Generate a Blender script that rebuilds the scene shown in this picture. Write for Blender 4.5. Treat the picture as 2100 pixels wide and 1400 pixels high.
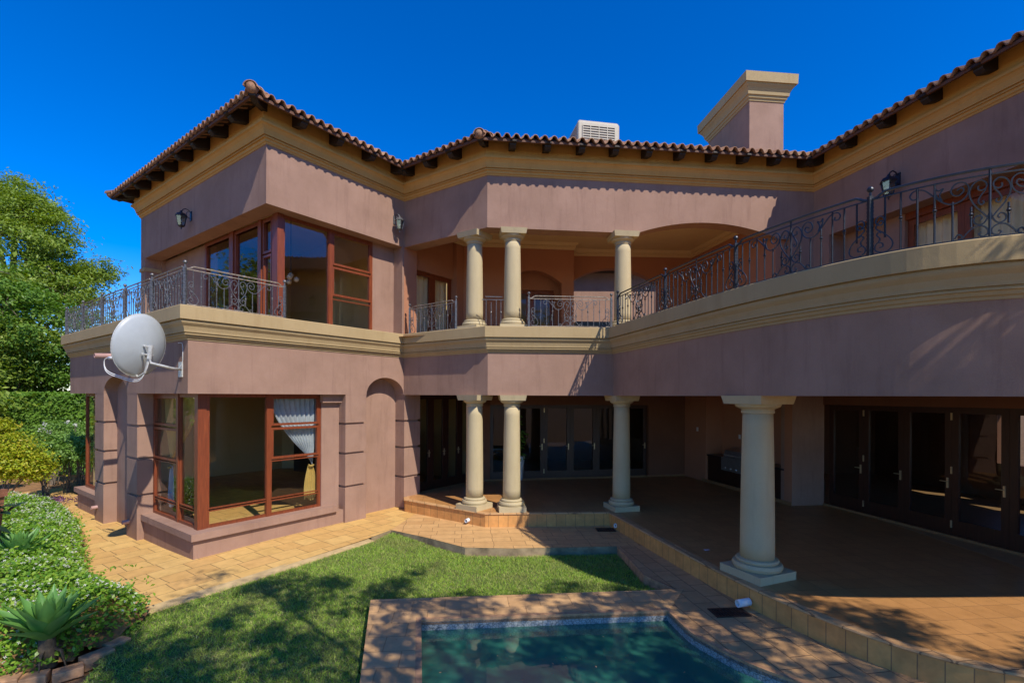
import bpy, bmesh, math, random
import numpy as np
from mathutils import Vector, Matrix
random.seed(7); RNG = np.random.default_rng(7)
R = math.radians; PI = math.pi
for o in list(bpy.data.objects): bpy.data.objects.remove(o)
SC = bpy.context.scene
COL = SC.collection

# ------------------------------------------------------------------ camera
EYE = 3.03; FPX = 1003.0; ROLL = 0.0045
cam_d = bpy.data.cameras.new('camera'); cam = bpy.data.objects.new('camera', cam_d); COL.objects.link(cam)
cam_d.sensor_width = 36.0; cam_d.lens = 36.0 * FPX / 2100; cam_d.clip_start = 0.05; cam_d.clip_end = 3000
cam_d.shift_y = 112.0 / 2100
cam.matrix_world = Matrix.Translation((0, 0, EYE)) @ Matrix.Rotation(PI/2, 4, 'X') @ Matrix.Rotation(ROLL, 4, 'Z')
SC.camera = cam
SC.render.resolution_x = 1024; SC.render.resolution_y = 682
# ------------------------------------------------------------------ light
SUN_AZ = R(-50); SUN_EL = R(47)
sdir = Vector((math.cos(SUN_AZ)*math.cos(SUN_EL), math.sin(SUN_AZ)*math.cos(SUN_EL), math.sin(SUN_EL)))
sl = bpy.data.lights.new('sun', 'SUN'); sl.energy = 4.2; sl.angle = R(0.53); sl.color = (1.0, 0.93, 0.82)
so = bpy.data.objects.new('sun', sl); COL.objects.link(so); so.rotation_euler = (-sdir).to_track_quat('-Z', 'Y').to_euler()
W = bpy.data.worlds.new('World'); SC.world = W; W.use_nodes = True
wt = W.node_tree; wt.nodes.clear()
sky = wt.nodes.new('ShaderNodeTexSky'); sky.sky_type = 'NISHITA'; sky.sun_disc = False
sky.sun_elevation = SUN_EL; sky.sun_rotation = PI/2 - SUN_AZ
sky.air_density = 1.0; sky.dust_density = 0.05; sky.ozone_density = 4.0; sky.altitude = 1400
hs = wt.nodes.new('ShaderNodeHueSaturation'); hs.inputs['Saturation'].default_value = 1.47; hs.inputs['Value'].default_value = 1.3; hs.inputs['Hue'].default_value = .515
bg = wt.nodes.new('ShaderNodeBackground'); bg.inputs['Strength'].default_value = 0.135
wo = wt.nodes.new('ShaderNodeOutputWorld')
wt.links.new(sky.outputs[0], hs.inputs['Color']); wt.links.new(hs.outputs[0], bg.inputs[0]); wt.links.new(bg.outputs[0], wo.inputs[0])
SC.view_settings.view_transform = 'Standard'; SC.view_settings.look = 'None'
SC.view_settings.exposure = 0.35; SC.view_settings.gamma = 1.0
SC.render.engine = 'CYCLES'
try:
    SC.cycles.max_bounces = 8; SC.cycles.diffuse_bounces = 4; SC.cycles.glossy_bounces = 4
    SC.cycles.transparent_max_bounces = 24; SC.cycles.transmission_bounces = 6
    SC.cycles.sample_clamp_indirect = 6.0
except Exception: pass

# ------------------------------------------------------------------ materials
def nmat(name):
    m = bpy.data.materials.new(name); m.use_nodes = True
    nt = m.node_tree; nt.nodes.clear()
    out = nt.nodes.new('ShaderNodeOutputMaterial')
    return m, nt, out
def N(nt, t, **kw):
    n = nt.nodes.new(t)
    for k, v in kw.items():
        if k in n.inputs: n.inputs[k].default_value = v
        else: setattr(n, k, v)
    return n
def c4(c): return (c[0], c[1], c[2], 1.0)
def noise(nt, co, scale, detail=6, rough=.6, dist=0):
    n = N(nt, 'ShaderNodeTexNoise'); n.inputs['Scale'].default_value = scale; n.inputs['Detail'].default_value = detail
    n.inputs['Roughness'].default_value = rough; n.inputs['Distortion'].default_value = dist
    nt.links.new(co, n.inputs['Vector']); return n
def ramp(nt, fac, stops):
    r = N(nt, 'ShaderNodeValToRGB'); e = r.color_ramp.elements
    while len(e) < len(stops): e.new(.5)
    for i, (p, c) in enumerate(stops): e[i].position = p; e[i].color = c4(c)
    nt.links.new(fac, r.inputs[0]); return r
def mixc(nt, a, b, fac, mode='MIX'):
    m = N(nt, 'ShaderNodeMixRGB'); m.blend_type = mode
    for i, v in ((1, a), (2, b)):
        if isinstance(v, tuple): m.inputs[i].default_value = c4(v)
        else: nt.links.new(v, m.inputs[i])
    if isinstance(fac, (int, float)): m.inputs[0].default_value = fac
    else: nt.links.new(fac, m.inputs[0])
    return m
def bump(nt, h, strength, dist, bs, prev=None):
    b = N(nt, 'ShaderNodeBump'); b.inputs['Strength'].default_value = strength; b.inputs['Distance'].default_value = dist
    nt.links.new(h, b.inputs['Height'])
    if prev is not None: nt.links.new(prev.outputs[0], b.inputs['Normal'])
    nt.links.new(b.outputs[0], bs.inputs['Normal']); return b
def schlick(nt, f0, power=5, gain=1.0, nrm=None):
    lw = N(nt, 'ShaderNodeLayerWeight'); lw.inputs['Blend'].default_value = .5
    if nrm is not None: nt.links.new(nrm, lw.inputs['Normal'])
    p = N(nt, 'ShaderNodeMath', operation='POWER'); p.inputs[1].default_value = power; nt.links.new(lw.outputs['Facing'], p.inputs[0])
    a = N(nt, 'ShaderNodeMath', operation='MULTIPLY_ADD'); a.inputs[1].default_value = gain*(1-f0); a.inputs[2].default_value = f0; a.use_clamp = True; nt.links.new(p.outputs[0], a.inputs[0]); return a
def plaster(name, col, col2, bscale=90, bstr=.5, stain=(.2,.17,.13), stain_amt=.35, rough=.9):
    m, nt, out = nmat(name); bs = N(nt, 'ShaderNodeBsdfPrincipled'); bs.inputs['Roughness'].default_value = rough
    bs.inputs['Specular IOR Level'].default_value = .25
    tc = N(nt, 'ShaderNodeTexCoord').outputs['Object']
    a = noise(nt, tc, 1.3, 5); r = ramp(nt, a.outputs[0], [(.3, col), (.7, col2)])
    mp = N(nt, 'ShaderNodeMapping'); mp.inputs['Scale'].default_value = (3.2, 3.2, .35); nt.links.new(tc, mp.inputs[0])
    st = noise(nt, mp.outputs[0], 1.6, 6, .7)
    sr = ramp(nt, st.outputs[0], [(.52, (0,0,0)), (.78, (1,1,1))])
    mm = N(nt, 'ShaderNodeMath', operation='MULTIPLY'); mm.inputs[1].default_value = stain_amt; nt.links.new(sr.outputs[0], mm.inputs[0])
    mx = mixc(nt, r.outputs[0], stain, mm.outputs[0])
    sp = noise(nt, tc, 260, 2, .5); spr = ramp(nt, sp.outputs[0], [(.3, (.86,.86,.86)), (.7, (1.08,1.08,1.08))])
    mx2 = mixc(nt, mx.outputs[0], spr.outputs[0], 1.0, 'MULTIPLY')
    nt.links.new(mx2.outputs[0], bs.inputs['Base Color'])
    n1 = noise(nt, tc, bscale, 4, .65); b = bump(nt, n1.outputs[0], bstr, .006, bs)
    n2 = noise(nt, tc, 7, 3, .5); bump(nt, n2.outputs[0], .12, .03, bs, b)
    nt.links.new(bs.outputs[0], out.inputs[0]); return m
M = {}
M['pink'] = plaster('pink_plaster', (.29,.175,.124), (.37,.228,.165), stain=(.20,.112,.085), stain_amt=.6)
M['pinkin'] = plaster('terracotta_plaster', (.40,.18,.10), (.43,.2,.115), bstr=.25, stain_amt=.1)
M['cream'] = plaster('cream_plaster', (.40,.29,.145), (.45,.33,.17), bscale=120, bstr=.25, stain=(.30,.19,.08), stain_amt=.4)
M['ochre'] = plaster('ochre_plaster', (.54,.30,.085), (.60,.34,.105), bscale=120, bstr=.25, stain=(.34,.19,.06), stain_amt=.4)
M['column'] = plaster('column_stone', (.47,.38,.22), (.52,.425,.25), bscale=160, bstr=.3, stain=(.33,.25,.14), stain_amt=.45)
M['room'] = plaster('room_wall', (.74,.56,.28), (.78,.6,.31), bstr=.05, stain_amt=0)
M['roomshade'] = plaster('room_wall_shade', (.16,.07,.04), (.2,.09,.05), bstr=.05, stain_amt=0)  # wall tone darkened for the porch gloom in place of weaker sky light
M['ceiling'] = plaster('ceiling_paint', (.66,.5,.28), (.7,.54,.31), bstr=.05, stain_amt=.1)

M['porchceil'] = plaster('porch_ceiling_shaded', (.26,.18,.11), (.30,.21,.13), bstr=.05, stain_amt=.1)  # ceiling colour darkened to cut cream bounce and deepen the porch shade
def simple(name, col, rough=.5, metal=0, var=.2, scale=8, bstr=0, bscale=60, spec=.5):
    m, nt, out = nmat(name); bs = N(nt, 'ShaderNodeBsdfPrincipled')
    bs.inputs['Roughness'].default_value = rough; bs.inputs['Metallic'].default_value = metal
    bs.inputs['Specular IOR Level'].default_value = spec
    tc = N(nt, 'ShaderNodeTexCoord').outputs['Object']
    a = noise(nt, tc, scale, 5)
    lo = tuple(x*(1-var) for x in col); hi = tuple(min(1, x*(1+var)) for x in col)
    r = ramp(nt, a.outputs[0], [(.3, lo), (.7, hi)]); nt.links.new(r.outputs[0], bs.inputs['Base Color'])
    if bstr:
        n1 = noise(nt, tc, bscale, 4); bump(nt, n1.outputs[0], bstr, .006, bs)
    nt.links.new(bs.outputs[0], out.inputs[0]); return m
def woodmat(name, a, b, rough=.4):
    m, nt, out = nmat(name); bs = N(nt, 'ShaderNodeBsdfPrincipled'); bs.inputs['Roughness'].default_value = rough
    tc = N(nt, 'ShaderNodeTexCoord').outputs['Object']
    mp = N(nt, 'ShaderNodeMapping'); mp.inputs['Scale'].default_value = (18, 18, 1.2); nt.links.new(tc, mp.inputs[0])
    n1 = noise(nt, mp.outputs[0], 2.5, 6, .65, .6); r = ramp(nt, n1.outputs[0], [(.3, a), (.7, b)])
    nt.links.new(r.outputs[0], bs.inputs['Base Color']); bump(nt, n1.outputs[0], .2, .003, bs)
    nt.links.new(bs.outputs[0], out.inputs[0]); return m
M['wood'] = woodmat('varnished_wood', (.13,.028,.010), (.26,.062,.02))
M['rafter'] = woodmat('dark_wood', (.012,.007,.005), (.03,.016,.01), .7)
M['batten'] = woodmat('brown_wood', (.08,.035,.018), (.15,.06,.03), .7)
M['iron'] = simple('iron_paint', (.12,.118,.12), .45, .3, .5, 25, .3, 90)
M['ironrust'] = simple('iron_rusty', (.27,.22,.17), .6, .1, .6, 18, .3, 90)
M['irondark'] = simple('iron_black', (.02,.026,.04), .4, .3, .3, 20)
M['gal'] = simple('galvanised', (.55,.55,.52), .45, .3, .25, 30)
M['dish'] = simple('dish_enamel', (.40,.43,.44), .42, 0, .06, 4)
M['white'] = simple('white_plastic', (.7,.7,.68), .4, 0, .1)
M['pipe'] = simple('pink_pipe_paint', (.45,.26,.21), .6, 0, .1)
M['acbody'] = simple('aircon_plastic', (.42,.37,.28), .5, 0, .08)
M['acdark'] = simple('aircon_grille', (.12,.11,.1), .6, 0, .3)
M['terracotta'] = simple('terracotta', (.27,.11,.06), .8, 0, .3, 10, .4)
M['brickedge'] = simple('edging_brick', (.46,.25,.12), .9, 0, .35, 9, .6, 50)
M['soil'] = simple('soil', (.27,.14,.055), .95, 0, .5, 4, 1, 25)
M['bark'] = simple('bark', (.16,.125,.09), .9, 0, .4, 7, .8, 30)
M['agavetrunk'] = simple('agave_trunk', (.1,.07,.04), .9, 0, .5, 15, .8, 30)
M['grate'] = simple('grate_iron', (.05,.022,.012), .7, .2, .3)
M['steel'] = simple('steel', (.4,.4,.4), .3, .8, .1)
M['black'] = simple('black_stone', (.012,.012,.014), .3, 0, .2)
M['brass'] = simple('brass', (.6,.5,.3), .3, .6, .1)
M['curtaincream'] = simple('curtain_cloth', (.52,.36,.10), .9, 0, .12, 3)
M['curtaingrey'] = simple('curtain_silk', (.42,.47,.52), .6, 0, .2, 3)
M['roomfloor'] = simple('room_floor', (.4,.24,.11), .4, 0, .2)
M['paper'] = simple('paper', (.7,.7,.72), .8, 0, .05)
M['orange'] = simple('orange_plastic', (.75,.12,.02), .5, 0, .05)

def leafmat(name, cols, trans=.35, rough=.45):
    m, nt, out = nmat(name); bs = N(nt, 'ShaderNodeBsdfPrincipled'); bs.inputs['Roughness'].default_value = rough
    bs.inputs['Specular IOR Level'].default_value = .35
    g = N(nt, 'ShaderNodeNewGeometry'); k = len(cols)
    r = ramp(nt, g.outputs['Random Per Island'], [(i/(k-1), c) for i, c in enumerate(cols)])
    tr = N(nt, 'ShaderNodeBsdfTranslucent'); hv = N(nt, 'ShaderNodeHueSaturation'); hv.inputs['Saturation'].default_value = 1.15; hv.inputs['Value'].default_value = 1.25
    nt.links.new(r.outputs[0], hv.inputs['Color']); nt.links.new(hv.outputs[0], tr.inputs[0])
    nt.links.new(r.outputs[0], bs.inputs['Base Color'])
    mx = N(nt, 'ShaderNodeMixShader'); mx.inputs[0].default_value = trans
    nt.links.new(bs.outputs[0], mx.inputs[1]); nt.links.new(tr.outputs[0], mx.inputs[2]); nt.links.new(mx.outputs[0], out.inputs[0])
    return m
M['leaf'] = leafmat('tree_leaf', [(.14,.22,.03), (.21,.30,.04), (.30,.38,.06), (.18,.27,.045)])
M['leafdark'] = leafmat('dark_leaf', [(.09,.19,.025), (.14,.26,.035), (.21,.33,.055)])
M['leafhedge'] = leafmat('hedge_leaf', [(.09,.19,.02), (.14,.27,.035), (.20,.34,.045)])
M['leafyellow'] = leafmat('golden_leaf', [(.32,.42,.02), (.46,.44,.03), (.26,.40,.02), (.55,.40,.04)])
M['leafshrub'] = leafmat('shrub_leaf', [(.12,.24,.04), (.18,.32,.06), (.24,.37,.09)])
M['leafjas'] = leafmat('jasmine_leaf', [(.08,.19,.015), (.14,.29,.025), (.22,.38,.035), (.32,.45,.06)], rough=.35)
M['leafpurple'] = leafmat('purple_leaf', [(.12,.04,.12), (.2,.08,.2), (.08,.03,.09)])
M['petal'] = leafmat('petal', [(.75,.72,.66), (.62,.60,.54)], .2)
M['rubber'] = leafmat('broad_leaf', [(.012,.035,.02), (.02,.05,.03)], .1, .25)

def grassmat():
    m, nt, out = nmat('grass_blade'); bs = N(nt, 'ShaderNodeBsdfPrincipled'); bs.inputs['Roughness'].default_value = .6
    g = N(nt, 'ShaderNodeNewGeometry'); tc = N(nt, 'ShaderNodeTexCoord').outputs['Object']
    r = ramp(nt, g.outputs['Random Per Island'], [(0, (.14,.30,.018)), (.45, (.29,.47,.035)), (.8, (.43,.54,.08)), (1, (.52,.46,.20))])
    n = noise(nt, tc, 1.1, 5, .65); nr = ramp(nt, n.outputs[0], [(.5, (0,0,0)), (.72, (1,1,1))])
    mm = N(nt, 'ShaderNodeMath', operation='MULTIPLY'); mm.inputs[1].default_value = .65; nt.links.new(nr.outputs[0], mm.inputs[0])
    mx = mixc(nt, r.outputs[0], (.33,.29,.11), mm.outputs[0])
    nt.links.new(mx.outputs[0], bs.inputs['Base Color'])
    tr = N(nt, 'ShaderNodeBsdfTranslucent'); nt.links.new(mx.outputs[0], tr.inputs[0])
    ms = N(nt, 'ShaderNodeMixShader'); ms.inputs[0].default_value = .3
    nt.links.new(bs.outputs[0], ms.inputs[1]); nt.links.new(tr.outputs[0], ms.inputs[2]); nt.links.new(ms.outputs[0], out.inputs[0])
    return m
M['grass'] = grassmat()
M['lawnsoil'] = simple('lawn_soil', (.09,.11,.03), .95, 0, .5, 5, .8, 40)

def tilemat(name, cols, bw, bh, mortar=.008, mcol=(.2,.13,.07), rot=0, off=.5, rough=.75, freq=2, squash=1.0, vary=.5, sqf=2, org=(0,0), dirt=.35):
    m, nt, out = nmat(name); bs = N(nt, 'ShaderNodeBsdfPrincipled'); bs.inputs['Roughness'].default_value = rough
    bs.inputs['Specular IOR Level'].default_value = .3
    tc = N(nt, 'ShaderNodeTexCoord').outputs['Object']
    mp = N(nt, 'ShaderNodeMapping'); mp.inputs['Rotation'].default_value = (0, 0, rot); mp.inputs['Location'].default_value = (org[0], org[1], 0)
    wn = noise(nt, tc, 3, 3); sub = N(nt, 'ShaderNodeVectorMath', operation='SCALE'); sub.inputs['Scale'].default_value = .03
    nt.links.new(wn.outputs['Color'], sub.inputs[0]); add = N(nt, 'ShaderNodeVectorMath', operation='ADD')
    nt.links.new(tc, add.inputs[0]); nt.links.new(sub.outputs[0], add.inputs[1]); nt.links.new(add.outputs[0], mp.inputs[0])
    br = N(nt, 'ShaderNodeTexBrick'); br.offset = off; br.offset_frequency = freq; br.squash = squash; br.squash_frequency = sqf
    br.inputs['Scale'].default_value = 1; br.inputs['Mortar Size'].default_value = mortar; br.inputs['Mortar Smooth'].default_value = .3
    br.inputs['Brick Width'].default_value = bw; br.inputs['Row Height'].default_value = bh; br.inputs['Bias'].default_value = 0
    br.inputs['Color1'].default_value = c4((0,0,0)); br.inputs['Color2'].default_value = c4((1,1,1)); br.inputs['Mortar'].default_value = c4((.5,.5,.5))
    nt.links.new(mp.outputs[0], br.inputs['Vector'])
    k = len(cols); rc = ramp(nt, br.outputs['Color'], [(i/(k-1), c) for i, c in enumerate(cols)])
    n2 = noise(nt, tc, 5, 7, .7); r2 = ramp(nt, n2.outputs[0], [(.3, (.72,.70,.66)), (.55, (1,1,1)), (.75, (1.15,1.12,1.05))])
    mu = mixc(nt, rc.outputs[0], r2.outputs[0], vary*1.3 if vary*1.3 < 1 else 1, 'MULTIPLY')
    n3 = noise(nt, tc, 1.1, 6, .7); r3 = ramp(nt, n3.outputs[0], [(.55, (0,0,0)), (.75, (1,1,1))])
    dm = N(nt, 'ShaderNodeMath', operation='MULTIPLY'); dm.inputs[1].default_value = dirt; nt.links.new(r3.outputs[0], dm.inputs[0])
    mu = mixc(nt, mu.outputs[0], mcol, dm.outputs[0])
    fin = mixc(nt, mu.outputs[0], mcol, br.outputs['Fac'])
    nt.links.new(fin.outputs[0], bs.inputs['Base Color'])
    inv = N(nt, 'ShaderNodeMath', operation='SUBTRACT'); inv.inputs[0].default_value = 1; nt.links.new(br.outputs['Fac'], inv.inputs[1])
    b = bump(nt, inv.outputs[0], .6, .006, bs); n4 = noise(nt, tc, 35, 5); bump(nt, n4.outputs[0], .35, .006, bs, b)
    nt.links.new(bs.outputs[0], out.inputs[0]); return m
ANG_R = math.atan2(.805, .594)
M['paving'] = tilemat('stone_paving', [(.62,.385,.125), (.66,.42,.145), (.59,.35,.115), (.63,.375,.13)], .56, .44, .007, (.20,.13,.055), -ANG_R, .5, squash=.7, sqf=3, dirt=.25)
M['paving2'] = tilemat('stone_paving_apron', [(.56,.33,.135), (.60,.36,.15), (.52,.30,.12)], .66, .30, .006, (.22,.13,.06), -.1, .37, squash=.6, sqf=2, dirt=.3)
M['bricks'] = tilemat('brick_paving', [(.54,.31,.135), (.59,.345,.15), (.50,.28,.12), (.56,.32,.145)], .44, .30, .008, (.22,.125,.06), R(80), .5, dirt=.3)
M['coping'] = tilemat('terracotta_coping', [(.56,.33,.145), (.61,.37,.17), (.51,.295,.13)], .46, .36, .008, (.40,.23,.10), -.1, .5, org=(.1,.22), dirt=.2)
M['terrace'] = tilemat('terrace_tiles', [(.44,.215,.075), (.48,.24,.085), (.41,.20,.07)], .34, .34, .005, (.27,.135,.05), -.1, 0, .42, vary=.4, dirt=.15)
M['sandkerb'] = simple('sandy_concrete', (.50,.36,.17), .95, 0, .25, 5, .7, 30)
M['curbside'] = simple('stained_concrete', (.30,.22,.12), .95, 0, .55, 3, .7, 25)

def riser():
    m, nt, out = nmat('riser_tiles'); bs = N(nt, 'ShaderNodeBsdfPrincipled'); bs.inputs['Roughness'].default_value = .7
    u = N(nt, 'ShaderNodeUVMap')
    br = N(nt, 'ShaderNodeTexBrick'); br.offset = 0; br.inputs['Scale'].default_value = 1; br.inputs['Mortar Size'].default_value = .006
    br.inputs['Brick Width'].default_value = .225; br.inputs['Row Height'].default_value = 1.0
    br.inputs['Color1'].default_value = c4((.60,.29,.085)); br.inputs['Color2'].default_value = c4((.68,.34,.10)); br.inputs['Mortar'].default_value = c4((.28,.15,.06))
    nt.links.new(u.outputs[0], br.inputs['Vector'])
    tc = N(nt, 'ShaderNodeTexCoord').outputs['Object']; n2 = noise(nt, tc, 6, 6); r2 = ramp(nt, n2.outputs[0], [(.3, (.75,.73,.7)), (.7, (1.1,1.08,1.05))])
    mu = mixc(nt, br.outputs['Color'], r2.outputs[0], 1, 'MULTIPLY'); nt.links.new(mu.outputs[0], bs.inputs['Base Color'])
    nt.links.new(bs.outputs[0], out.inputs[0]); return m
M['riser'] = riser()

def tileroof():
    m, nt, out = nmat('clay_roof_tile'); bs = N(nt, 'ShaderNodeBsdfPrincipled'); bs.inputs['Roughness'].default_value = .85
    tc = N(nt, 'ShaderNodeTexCoord').outputs['Object']
    n1 = noise(nt, tc, 3.3, 6, .7); r = ramp(nt, n1.outputs[0], [(.3, (.20,.085,.045)), (.5, (.34,.17,.09)), (.7, (.47,.30,.18))])
    n2 = noise(nt, tc, 40, 4); r2 = ramp(nt, n2.outputs[0], [(.35, (.7,.7,.7)), (.7, (1.1,1.1,1.1))])
    mu = mixc(nt, r.outputs[0], r2.outputs[0], 1, 'MULTIPLY'); nt.links.new(mu.outputs[0], bs.inputs['Base Color'])
    bump(nt, n2.outputs[0], .5, .006, bs); nt.links.new(bs.outputs[0], out.inputs[0]); return m
M['rooftile'] = tileroof()

def glass(name, tint=(.72,.76,.72), base=.06, ior=1.5):
    m, nt, out = nmat(name); tr = N(nt, 'ShaderNodeBsdfTransparent'); tr.inputs[0].default_value = c4(tint)
    gl = N(nt, 'ShaderNodeBsdfGlossy'); gl.inputs['Roughness'].default_value = .015
    tc = N(nt, 'ShaderNodeTexCoord').outputs['Object']; wv = noise(nt, tc, 1.4, 2, .4); bb = N(nt, 'ShaderNodeBump'); bb.inputs['Strength'].default_value = .06; bb.inputs['Distance'].default_value = .02
    nt.links.new(wv.outputs[0], bb.inputs['Height']); nt.links.new(bb.outputs[0], gl.inputs['Normal'])
    ad = schlick(nt, .04+base)
    mx = N(nt, 'ShaderNodeMixShader'); nt.links.new(ad.outputs[0], mx.inputs[0]); nt.links.new(tr.outputs[0], mx.inputs[1]); nt.links.new(gl.outputs[0], mx.inputs[2])
    nt.links.new(mx.outputs[0], out.inputs[0]); return m
M['glass'] = glass('window_glass', (.8,.8,.74), base=.07)
M['glasslow'] = glass('bay_glass', (.86,.86,.82), base=.04)
M['glassclear'] = glass('clear_glass', (.9,.9,.88), base=.01)
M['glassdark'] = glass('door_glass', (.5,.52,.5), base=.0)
M['lampglass'] = glass('lamp_glass', (.6,.68,.66), .1)

def watermat():
    m, nt, out = nmat('pool_water'); tr = N(nt, 'ShaderNodeBsdfTransparent'); tr.inputs[0].default_value = c4((.42,.74,.64))
    gl = N(nt, 'ShaderNodeBsdfGlossy'); gl.inputs['Roughness'].default_value = .02
    tc = N(nt, 'ShaderNodeTexCoord').outputs['Object']; n1 = noise(nt, tc, 2.2, 3, .5)
    b = N(nt, 'ShaderNodeBump'); b.inputs['Strength'].default_value = .12; b.inputs['Distance'].default_value = .02; nt.links.new(n1.outputs[0], b.inputs['Height'])
    nt.links.new(b.outputs[0], gl.inputs['Normal']); ad = schlick(nt, .05, 4, 1.1)
    df = N(nt, 'ShaderNodeBsdfDiffuse'); df.inputs[0].default_value = c4((.05,.24,.17)); m2 = N(nt, 'ShaderNodeMixShader'); m2.inputs[0].default_value = .5
    nt.links.new(tr.outputs[0], m2.inputs[1]); nt.links.new(df.outputs[0], m2.inputs[2])
    mx = N(nt, 'ShaderNodeMixShader'); nt.links.new(ad.outputs[0], mx.inputs[0]); nt.links.new(m2.outputs[0], mx.inputs[1]); nt.links.new(gl.outputs[0], mx.inputs[2])
    nt.links.new(mx.outputs[0], out.inputs[0]); return m
M['water'] = watermat()
M['basin'] = simple('pool_plaster', (.10,.36,.29), .8, 0, .25, 2)

def mosaic():
    m, nt, out = nmat('pebble_band'); bs = N(nt, 'ShaderNodeBsdfPrincipled'); bs.inputs['Roughness'].default_value = .4
    tc = N(nt, 'ShaderNodeTexCoord').outputs['Object']
    v = N(nt, 'ShaderNodeTexVoronoi'); v.feature = 'DISTANCE_TO_EDGE'; v.inputs['Scale'].default_value = 24; nt.links.new(tc, v.inputs['Vector'])
    r = ramp(nt, v.outputs[0], [(.03, (.12,.13,.12)), (.09, (.38,.38,.34))])
    n1 = noise(nt, tc, 9, 3); r1 = ramp(nt, n1.outputs[0], [(.3, (.65,.7,.75)), (.7, (1.1,1.1,1.1))])
    mu = mixc(nt, r.outputs[0], r1.outputs[0], 1, 'MULTIPLY')
    nt.links.new(mu.outputs[0], bs.inputs['Base Color']); bump(nt, v.outputs[0], .5, .01, bs); nt.links.new(bs.outputs[0], out.inputs[0]); return m
M['mosaic'] = mosaic()

def agavemat():
    m, nt, out = nmat('agave_leaf'); bs = N(nt, 'ShaderNodeBsdfPrincipled'); bs.inputs['Roughness'].default_value = .4
    tc = N(nt, 'ShaderNodeTexCoord').outputs['Object']; g = N(nt, 'ShaderNodeNewGeometry')
    r = ramp(nt, g.outputs['Random Per Island'], [(0, (.06,.17,.07)), (.5, (.12,.29,.07)), (1, (.26,.44,.07))])
    n1 = noise(nt, tc, 6, 4); r1 = ramp(nt, n1.outputs[0], [(.3, (.85,.85,.85)), (.7, (1.1,1.1,1.1))])
    mu = mixc(nt, r.outputs[0], r1.outputs[0], 1, 'MULTIPLY'); nt.links.new(mu.outputs[0], bs.inputs['Base Color'])
    tr = N(nt, 'ShaderNodeBsdfTranslucent'); hv = N(nt, 'ShaderNodeHueSaturation'); hv.inputs['Value'].default_value = 1.6; nt.links.new(mu.outputs[0], hv.inputs['Color']); nt.links.new(hv.outputs[0], tr.inputs[0])
    ms = N(nt, 'ShaderNodeMixShader'); ms.inputs[0].default_value = .35
    nt.links.new(bs.outputs[0], ms.inputs[1]); nt.links.new(tr.outputs[0], ms.inputs[2]); nt.links.new(ms.outputs[0], out.inputs[0]); return m
M['agave'] = agavemat()

# ------------------------------------------------------------------ helpers
class MB:
    def __init__(s): s.v = []; s.f = []
    def add(s, vs, fs):
        b = len(s.v); s.v += [tuple(p) for p in vs]; s.f += [tuple(b+i for i in f) for f in fs]; return s
    def hexa(s, p):   # 8 points: bottom 4, top 4
        return s.add(p, [(3,2,1,0),(4,5,6,7),(0,1,5,4),(1,2,6,5),(2,3,7,6),(3,0,4,7)])
    def box(s, x0,y0,z0,x1,y1,z1):
        return s.hexa([(x0,y0,z0),(x1,y0,z0),(x1,y1,z0),(x0,y1,z0),(x0,y0,z1),(x1,y0,z1),(x1,y1,z1),(x0,y1,z1)])
    def tube(s, pts, r, n=6, cap=True, rs=None):
        pts = [Vector(p) for p in pts]; k = len(pts); b = len(s.v); up = Vector((0,0,1)); prev = None
        for i, p in enumerate(pts):
            t = (pts[min(i+1,k-1)]-pts[max(i-1,0)])
            if t.length < 1e-9: t = Vector((0,0,1))
            t.normalize()
            if prev is None:
                a = t.cross(up)
                if a.length < .1: a = t.cross(Vector((1,0,0)))
            else: a = prev - t*prev.dot(t)
            a.normalize(); prev = a; c = t.cross(a); rr = rs[i] if rs else r
            for j in range(n):
                th = 2*PI*j/n + PI/4; s.v.append(tuple(p + a*math.cos(th)*rr + c*math.sin(th)*rr))
        for i in range(k-1):
            for j in range(n):
                j2 = (j+1) % n; s.f.append((b+i*n+j, b+i*n+j2, b+(i+1)*n+j2, b+(i+1)*n+j))
        if cap: s.f.append(tuple(b+j for j in range(n))[::-1]); s.f.append(tuple(b+(k-1)*n+j for j in range(n)))
        return s
    def lathe(s, cx, cy, prof, n=32, cap=True):
        b = len(s.v); k = len(prof)
        for r, z in prof:
            for j in range(n): th = 2*PI*j/n; s.v.append((cx+r*math.cos(th), cy+r*math.sin(th), z))
        for i in range(k-1):
            for j in range(n): j2 = (j+1)%n; s.f.append((b+i*n+j, b+i*n+j2, b+(i+1)*n+j2, b+(i+1)*n+j))
        if cap: s.f.append(tuple(b+j for j in range(n))[::-1]); s.f.append(tuple(b+(k-1)*n+j for j in range(n)))
        return s
    def ball(s, c, r, n=10, m=7):
        prof = [(max(1e-4, r*math.sin(PI*i/m)), c[2]-r*math.cos(PI*i/m)) for i in range(m+1)]
        return s.lathe(c[0], c[1], prof, n)
    def build(s, name, mat, parent=None, smooth=False, loc=None):
        me = bpy.data.meshes.new(name); me.from_pydata(s.v, [], s.f); me.validate()
        bm = bmesh.new(); bm.from_mesh(me); bmesh.ops.recalc_face_normals(bm, faces=bm.faces); bm.to_mesh(me); bm.free()
        o = bpy.data.objects.new(name, me); COL.objects.link(o)
        for mm in (mat if isinstance(mat, (list, tuple)) else [mat]): me.materials.append(mm)
        if smooth:
            for p in me.polygons: p.use_smooth = True
        if parent is not None: setpar(o, parent)
        return o
def world(o):
    m = Matrix.LocRotScale(o.location, o.rotation_euler, o.scale)
    return world(o.parent) @ m if o.parent else m
def setpar(o, parent):
    o.parent = parent; o.matrix_parent_inverse = Matrix.Identity(4)
    if o.type == 'MESH': o.data.transform(world(parent).inverted())
def empty(name, loc, label, cat, group=None, rz=0):
    o = bpy.data.objects.new(name, None); COL.objects.link(o); o.location = loc; o.rotation_euler = (0,0,rz); o.empty_display_size = .2
    tag(o, label, cat, group); return o
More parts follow.
